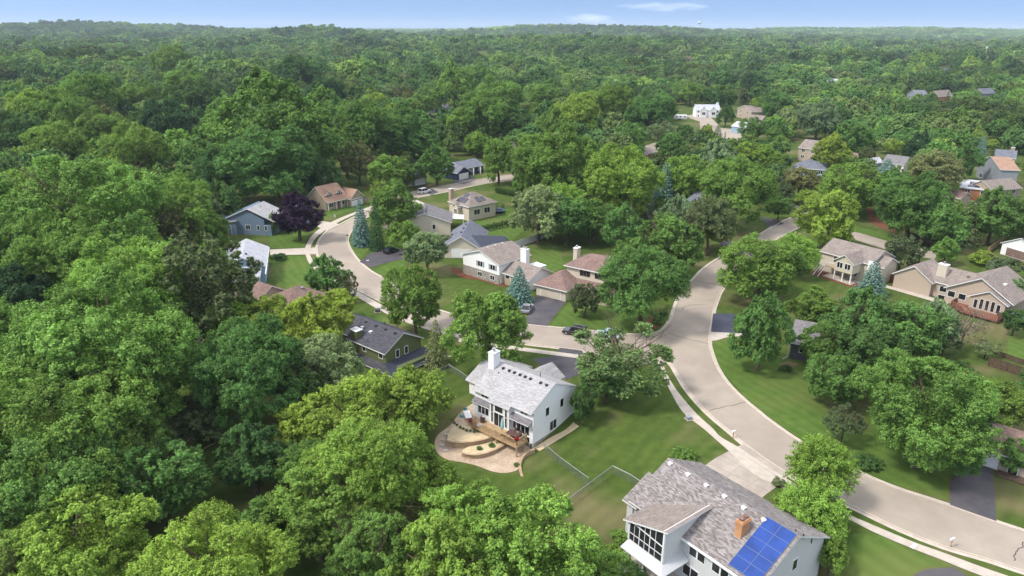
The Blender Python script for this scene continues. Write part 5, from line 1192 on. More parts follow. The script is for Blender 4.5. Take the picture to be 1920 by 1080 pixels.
def ubox(px, label, sx, sy, sz, mat):
    p = GT(*px); e = empty('utility_box', p, .3, label=label, cat='utility box'); mb = MB(); mb.box(-sx / 2, sx / 2, -sy / 2, sy / 2, 0, sz); o = mb.build('cabinet', M[mat], e); o.modifiers.new('b', 'BEVEL').width = .03
    mb = MB(); mb.box(-sx / 2 - .1, sx / 2 + .1, -sy / 2 - .1, sy / 2 + .1, -.05, .06); mb.build('base', M['walk'], e)
ubox((1291, 786), 'grey utility box beside the sidewalk on the white house\'s front lawn', .8, .8, .55, 's_grey'); ubox((708, 585), 'green-grey utility box at the sidewalk behind the green-sided house', 1.1, .9, .75, 's_dark')
p = GT(628, 407); e = empty('fire_hydrant', p, 0, label='small white hydrant on the brick house\'s front lawn', cat='hydrant'); mb = MB(); mb.lathe((0, 0, 0), [(.18, 0), (.18, .06), (.12, .08), (.12, .6), (.16, .62), (.14, .72), (.04, .8)], 12); mb.build('barrel', M['white'], e); mb = MB(); mb.tube((-.22, 0, .45), (.22, 0, .45), .05); mb.build('nozzle', M['white'], e)
p = GT(1770, 1030); e = empty('litter_paper', (*GT(1713, 1025)[:2], .06), .7, label='white paper lying on the grass by the lower sidewalk', cat='paper'); mb = MB(); mb.poly([(-.5, -.18, .0), (.5, -.2, .0), (.55, .2, .06), (-.45, .2, .0), (-.5, -.18, .02), (.5, -.2, .02), (.55, .2, .08), (-.45, .2, .02)], [(0, 3, 2, 1), (4, 5, 6, 7), (0, 1, 5, 4), (1, 2, 6, 5), (2, 3, 7, 6), (3, 0, 4, 7)]); mb.build('sheet_of_paper', M['white'], e)
p = GT(851, 340); e = empty('street_lamp', p, 0, label='dark lamp post by the navy house\'s driveway', cat='street lamp'); mb = MB(); mb.lathe((0, 0, 0), [(.14, 0), (.09, .5), (.06, 5.0)], 8); mb.build('pole', M['black'], e); mb = MB(); mb.lathe((0, 0, 5), [(.1, 0), (.24, .3), (.3, .34), (.05, .5)], 8); mb.build('lamp_head', M['black'], e)
# trampoline
p = GT(932, 398); e = empty('trampoline', p, 0, label='round blue-rimmed trampoline with net on the lawn', cat='trampoline')
mb = MB(); mb.lathe((0, 0, .78), [(2.0, 0), (2.0, .03)], 28); mb.build('mat', M['black'], e)
mb = MB(); n = 28
for k in range(n):
    a0, a1 = 6.283 * k / n, 6.283 * (k + 1) / n
    mb.poly([(r * math.cos(t), r * math.sin(t), z) for z in (.8, .88) for t in (a0, a1) for r in (2.0, 2.4)], [(0, 1, 3, 2), (4, 6, 7, 5), (0, 4, 5, 1), (2, 3, 7, 6), (0, 2, 6, 4), (1, 5, 7, 3)])
mb.build('rim', plain('blue_pad', (.12, .25, .5)), e)
mb = MB()
for k in range(8): a0 = 6.283 * k / 8; mb.tube((2.3 * math.cos(a0), 2.3 * math.sin(a0), 0), (2.3 * math.cos(a0), 2.3 * math.sin(a0), 2.7), .04)
mb.build('poles', M['black'], e); mb = MB()
for k in range(64):
    a0 = 6.283 * k / 64; a1 = 6.283 * (k + 2) / 64
    mb.tube((2.28 * math.cos(a0), 2.28 * math.sin(a0), .9), (2.28 * math.cos(a1), 2.28 * math.sin(a1), 2.65), .018, n=3)
mb.build('net', M['black'], e)
# canopies
def canopy(px, label, sx, sy, hgt_, mat):
    p = GT(*px); e = empty('canopy_tent', p, -.35, label=label, cat='canopy'); mb = MB(); mb.poly([(-sx, -sy, hgt_), (sx, -sy, hgt_), (sx, sy, hgt_), (-sx, sy, hgt_), (0, 0, hgt_ + .9), (-sx, -sy, hgt_ - .25), (sx, -sy, hgt_ - .25), (sx, sy, hgt_ - .25), (-sx, sy, hgt_ - .25)], [(0, 1, 4), (1, 2, 4), (2, 3, 4), (3, 0, 4), (0, 5, 6, 1), (1, 6, 7, 2), (2, 7, 8, 3), (3, 8, 5, 0)]); mb.build('canopy', M[mat], e)
    for a in (-1, 1):
        for b in (-1, 1): mb = MB(); mb.tube((a * (sx - .1), b * (sy - .1), 0), (a * (sx - .1), b * (sy - .1), hgt_), .05); mb.build('pole', M['trim'], e)
canopy((916, 466), 'beige canopy behind the white split-level house', 2.6, 2.0, 2.4, 's_beige'); canopy((1914, 612), 'grey-white tent on the lawn at the right edge', 1.8, 1.8, 2.2, 's_lblue')

# the white house's back yard: patio, terraces, furniture
def arc(pts, n=8): return [GT(p.x, p.y) for p in smooth_px(pts, n)]
sheet('patio', [(q.x, q.y) for q in smooth_px([(1000, 846), (975, 862), (972, 880), (950, 887), (925, 885), (895, 874), (870, 868), (838, 862), (819, 848), (815, 830), (822, 815), (845, 797), (862, 775), (878, 762), (900, 755), (915, 790), (960, 815), (1000, 846)], 5)], M['paver'], .05)
def terrace(front, back, z0, z1, label, top='sand'):
    F, B = arc(front, 8), arc(back, 8); e = empty('retaining_wall', (F[0].x, F[0].y, 0), 0, label=label, cat='retaining wall'); c = F[0]; base = -2.5
    mb = MB(); pts = [(p.x - c.x, p.y - c.y) for p in F + B[::-1]]; mb.prism(pts, base, z1, 1, 0); mb.build('wall', [M['block'], M[top]], e)
    cp = MB(); fi = [(p.x - c.x, p.y - c.y) for p in F]
    for i in range(len(fi) - 1):
        a, b = Vector(fi[i]), Vector(fi[i + 1]); d = (b - a).normalized(); nn = Vector((-d.y, d.x)) * .16
        cp.poly([(a.x - nn.x, a.y - nn.y, z1 - .02), (b.x - nn.x, b.y - nn.y, z1 - .02), (b.x + nn.x, b.y + nn.y, z1 - .02), (a.x + nn.x, a.y + nn.y, z1 - .02), (a.x - nn.x, a.y - nn.y, z1 + .06), (b.x - nn.x, b.y - nn.y, z1 + .06), (b.x + nn.x, b.y + nn.y, z1 + .06), (a.x + nn.x, a.y + nn.y, z1 + .06)], [(0, 3, 2, 1), (4, 5, 6, 7), (0, 1, 5, 4), (1, 2, 6, 5), (2, 3, 7, 6), (3, 0, 4, 7)])
    cp.build('coping', M['block'], e); return e
terrace([(866, 857), (885, 861), (905, 859), (930, 849), (955, 832), (975, 818)], [(868, 850), (880, 842), (900, 838), (915, 832), (940, 815), (968, 808)], -2.1, -1.35, 'lower curved block retaining wall above the pink patio')
terrace([(838, 837), (855, 841), (880, 840), (905, 835), (935, 823), (962, 808)], [(840, 822), (846, 806), (860, 788), (880, 776), (910, 775), (950, 795)], -2.1, -.75, 'upper curved block retaining wall holding the sandy terrace')
# round upper paving, sitting on the terrace
P0_ = [GT(q.x, q.y, 0.75 - 1.3) for q in smooth_px([(857, 782), (868, 768), (885, 760), (905, 762), (925, 790), (905, 806), (880, 806), (862, 798), (857, 782)], 5)]
mb = MB(); mb.prism([(p.x, p.y) for p in P0_], -.9, -.70); tag(mb.build('patio', M['paver']), kind='structure')
for i, (x_, y_) in enumerate(((848, 788), (852, 793), (857, 797), (863, 801), (869, 804), (875, 807), (882, 808), (889, 809), (896, 809), (902, 806))):
    p = G(x_, y_ + 1, -.72); R = .24; o = bpy.data.objects.new('shrub', CR['k'][i % 2]); o.location = (p.x, p.y, -.62); o.scale = (R, R, R); o.color = (*TONE['q'], 1); link(o); tag(o, 'tiny clipped plant in the curved row edging the upper patio', 'shrub', 'row of small plants edging the upper patio')
for i, (x_, y_) in enumerate(((899, 842), (922, 836), (969, 873))):
    p = G(x_, y_, -1.3 if i < 2 else -2.0); o = bpy.data.objects.new('shrub', CR['k'][i % 2]); o.location = (p.x, p.y, p.z + .1); o.scale = (.5, .5, .35); o.color = (*TONE['m'], 1); link(o); tag(o, ('small plant on the lower terrace, farther from the deck', 'small plant on the lower terrace, nearer the deck', 'small dark plant at the end of the pink patio')[i], 'plant')
for i, (x_, y_) in enumerate(((838, 815), (832, 825), (830, 835), (836, 845))):
    p = GT(x_, y_); mb = MB(); mb.lathe((0, 0, 0), [(.42, 0), (.42, .05), (.36, .07)], 9); o = mb.build('stepping_stone', M['kerb']); o.location = (p.x, p.y, H1(p.x, p.y) + .06); o.scale = (1.2, .8, 1); tag(o, 'pale stepping stone in the line at the patio\'s left side', 'stepping stone', 'stepping stones beside the patio')
P = arc([(1002, 848), (985, 856), (976, 868), (975, 880), (979, 894)], 5); e = empty('retaining_wall', (P[0].x, P[0].y, 0), 0, label='low stepped block wall curling down from the white house\'s corner', cat='retaining wall')
for i in range(len(P) - 1):
    a, b = P[i], P[i + 1]; d = (b - a).to_2d().normalized(); m_ = (a + b) / 2; mb = MB(); zt = -1.35 - .75 * i / len(P)
    mb.obox((m_.x - P[0].x, m_.y - P[0].y), d, Vector((-d.y, d.x)), (b - a).length * 1.02, .38, -2.6, zt + (i % 2) * .003); mb.build('block_course', M['block'], e)
ribbon('mulch_path', [(1001, 840), (1030, 822), (1060, 806), (1075, 792)], [(1012, 846), (1040, 829), (1068, 812), (1086, 800)], M['sand'], .05)
# table with red-and-white cloth things, grill, heat pump, stool, umbrella, dining set
TZ = -.70
def yard(name, px, label, cat, rz=0., z=TZ):
    p = G(px[0], px[1], z); return empty(name, p, rz + HW.root.rotation_euler.z, label=label, cat=cat)
e = yard('picnic_table', (877, 785), 'white-topped table with teal and red chairs on the upper patio', 'table', -.6)
mb = MB(); mb.box(-.5, .5, -1.1, 1.1, .72, .77); mb.build('tabletop', M['white'], e)
for a in (-.42, .42):
    for b in (-1, 1): mb = MB(); mb.box(a - .03, a + .03, b - .03, b + .03, 0, .72); mb.build('leg', M['metal'], e)
def chair_(e, x, y, rz, m, nm='garden_chair', lab=None, z=TZ):
    w = Vector((e.location.x, e.location.y)) + Vector((x * math.cos(e.rotation_euler.z) - y * math.sin(e.rotation_euler.z), x * math.sin(e.rotation_euler.z) + y * math.cos(e.rotation_euler.z)))
    c = empty(nm, (w.x, w.y, e.location.z), e.rotation_euler.z + rz, label=lab[0], cat='chair', group=lab[1])
    mb = MB(); mb.box(-.24, .24, -.24, .24, .40, .46); mb.build('seat', m, c); mb = MB(); mb.box(-.24, .24, .2, .26, .46, .95); mb.build('backrest', m, c)
    for a in (-.2, .2):
        for b in (-.2, .2): mb = MB(); mb.box(a - .02, a + .02, b - .02, b + .02, 0, .4); mb.build('leg', m, c)
teal = plain('teal_plastic', (.03, .33, .36)); redm = plain('red_plastic', (.4, .05, .06)); pink = plain('pink_plastic', (.62, .12, .38)); umb = plain('umbrella_aqua', (.33, .55, .55)); brown = plain('brown_wicker', (.11, .06, .05))
chair_(e, 0, 1.5, 0, teal, lab=('teal chair at the far end of the white-topped patio table', None)); chair_(e, 0, -1.5, math.pi, redm, lab=('dark red chair at the near end of the white-topped patio table', None)); chair_(e, -.85, .3, math.pi / 2, teal, lab=('teal chair on the lawn side of the white-topped patio table', None))
e = yard('grill', (896, 756), 'built-in stone grill with white hood at the house\'s lower wing', 'grill', .2)
mb = MB(); mb.box(-.8, .8, -.4, .4, 0, .9); mb.build('base', M['stone'], e); mb = MB(); mb.box(-.88, .88, -.46, .46, .9, .97); mb.build('counter', M['trim'], e); mb = MB(); mb.prism([(-.4, -.3), (.4, -.3), (.4, .3), (-.4, .3)], .97, 1.3); o = mb.build('hood', M['metal'], e); o.modifiers.new('b', 'BEVEL').width = .12
e = yard('heat_pump', (905, 776), 'white air-conditioning unit against the house\'s back wall', 'air conditioner')
mb = MB(); mb.box(-.42, .42, -.42, .42, 0, .8); mb.build('casing', M['trim'], e); mb = MB(); mb.lathe((0, 0, .8), [(.34, 0), (.34, .03), (.05, .05)], 16); mb.build('fan_grille', M['black'], e)
e = yard('play_table', (899, 803), 'round white and pink play table next to the deck', 'table')
mb = MB(); mb.lathe((0, 0, 0), [(.38, 0), (.32, .3), (.1, .34)], 14); mb.build('base', pink, e); mb = MB(); mb.lathe((0, 0, .34), [(.5, 0), (.5, .1), (.44, .16), (.44, .3), (.02, .32)], 16); mb.build('bowl', M['white'], e)
w = HW.world(-1.7, 2.3); e = empty('dining_table', (w.x, w.y, DZ), HW.root.rotation_euler.z, label='dark dining table on the deck of the white house', cat='table')
mb = MB(); mb.box(-.55, .55, -.95, .95, .70, .75); mb.build('tabletop', brown, e); mb = MB(); mb.lathe((0, 0, 0), [(.3, 0), (.3, .05), (.06, .1), (.06, .7)], 10); mb.build('pedestal', M['black'], e)
for (x, y, r, s_) in ((-.95, -.5, math.pi / 2, 'yard-side chair, nearer the gable'), (-.95, .5, math.pi / 2, 'yard-side chair, farther from the gable'), (.95, -.5, -math.pi / 2, 'wall-side chair, nearer the gable'), (.95, .5, -math.pi / 2, 'wall-side chair, farther from the gable'), (0, -1.4, math.pi, 'end chair, nearer the gable')):
    chair_(e, x, y, r, brown, lab=('dark wicker ' + s_ + ', at the deck table', 'dark chairs around the deck table'))
w = HW.world(-2.2, 3.9); e = empty('patio_umbrella', (w.x, w.y, DZ), 0, label='folded aqua umbrella standing on the deck', cat='umbrella')
mb = MB(); mb.tube((0, 0, 0), (0, 0, 2.9), .03); mb.build('pole', M['metal'], e); mb = MB(); mb.lathe((0, 0, 1.0), [(.12, 0), (.24, .2), (.26, .8), (.14, 1.5), (.03, 1.9)], 9); mb.build('canopy', umb, e); mb = MB(); mb.lathe((0, 0, 0), [(.25, 0), (.25, .08), (.05, .12)], 12); mb.build('base', M['black'], e)
w = HW.world(-3.1, .45); e = empty('flower_basket', (w.x, w.y, DZ + .75), 0, label='basket of red flowers on the deck\'s corner post', cat='flower basket')
mb = MB(); mb.lathe((0, 0, 0), [(.12, 0), (.26, .25), (.22, .28)], 10); mb.build('basket', M['oldwood'], e)
o = bpy.data.objects.new('flowers', CR['k'][0]); o.scale = (.42, .42, .36); o.location = (0, 0, .4); o.color = (.42, .03, .05, 1); link(o, e)
w = HW.world(-1.3, 8.5); e = empty('deck_chair', (w.x, w.y, DZ), HW.root.rotation_euler.z + .5, label='brown deck chair at the stairs end of the deck', cat='chair')
mb = MB(); mb.box(-.3, .3, -.3, .3, .35, .42); mb.build('seat', brown, e); mb = MB(); mb.box(-.3, .3, .26, .32, .42, 1.0); mb.build('backrest', brown, e)
for a in (-.26, .26): mb = MB(); mb.box(a - .03, a + .03, -.3, .3, 0, .6); mb.build('armrest', brown, e)
w = h2.world(16.2, -1.5)
for i, (x_, y_) in enumerate(((1704, 543), (1716, 546))):
    p = GT(x_, y_); e = empty('lawn_chair', p, -.3, label='orange-tan lawn chair below the long tan house, %s one' % ('western' if not i else 'eastern'), cat='chair'); c_ = plain('cedar', (.5, .27, .12))
    mb = MB(); mb.box(-.4, .4, -.4, .4, .3, .38); mb.build('seat', c_, e); mb = MB(); mb.box(-.4, .4, .36, .46, .38, 1.1); mb.build('backrest', c_, e); mb = MB(); mb.box(-.45, -.35, -.4, .4, 0, .6); mb.box(.35, .45, -.4, .4, 0, .6); mb.build('armrest', c_, e)
# water tower and mast on the skyline
d_ = ray(1310, 60); t_ = 4300; wx, wy = d_.x * t_ / d_.y, float(t_); wz = H1(wx, wy)
e = empty('water_tower', (wx, wy, wz), 0, label='pale mushroom-shaped water tower on the skyline', cat='water tower')
topz = CAMH + (52.5 - 41) / FPX * t_ * 1.02 - wz
mb = MB(); mb.lathe((0, 0, 0), [(6, 0), (3.2, 4), (2.8, topz - 14)], 14); mb.build('pedestal', M['s_white'], e)
mb = MB(); mb.lathe((0, 0, topz - 15), [(2.8, 0), (8.5, 6), (11.5, 10), (11.5, 13), (6, 15), (.5, 15.6)], 20); mb.build('tank', M['s_white'], e)
d_ = ray(1847, 105); t_ = 1150; wx, wy = d_.x * t_ / d_.y, float(t_); wz = H1(wx, wy)
e = empty('radio_mast', (wx, wy, wz), 0, label='thin white radio mast above the far right houses', cat='mast'); mb = MB(); mb.tube((0, 0, 0), (0, 0, 24), .3, .2); mb.build('pole', M['trim'], e); mb = MB()
for a in range(3): mb.box(math.cos(a * 2.1) * 1.2 - .3, math.cos(a * 2.1) * 1.2 + .3, math.sin(a * 2.1) * 1.2 - .3, math.sin(a * 2.1) * 1.2 + .3, 24, 27)
mb.box(-1, 1, -.1, .1, 25.2, 25.4); mb.build('antenna', M['trim'], e)
HAZE = 0.00008
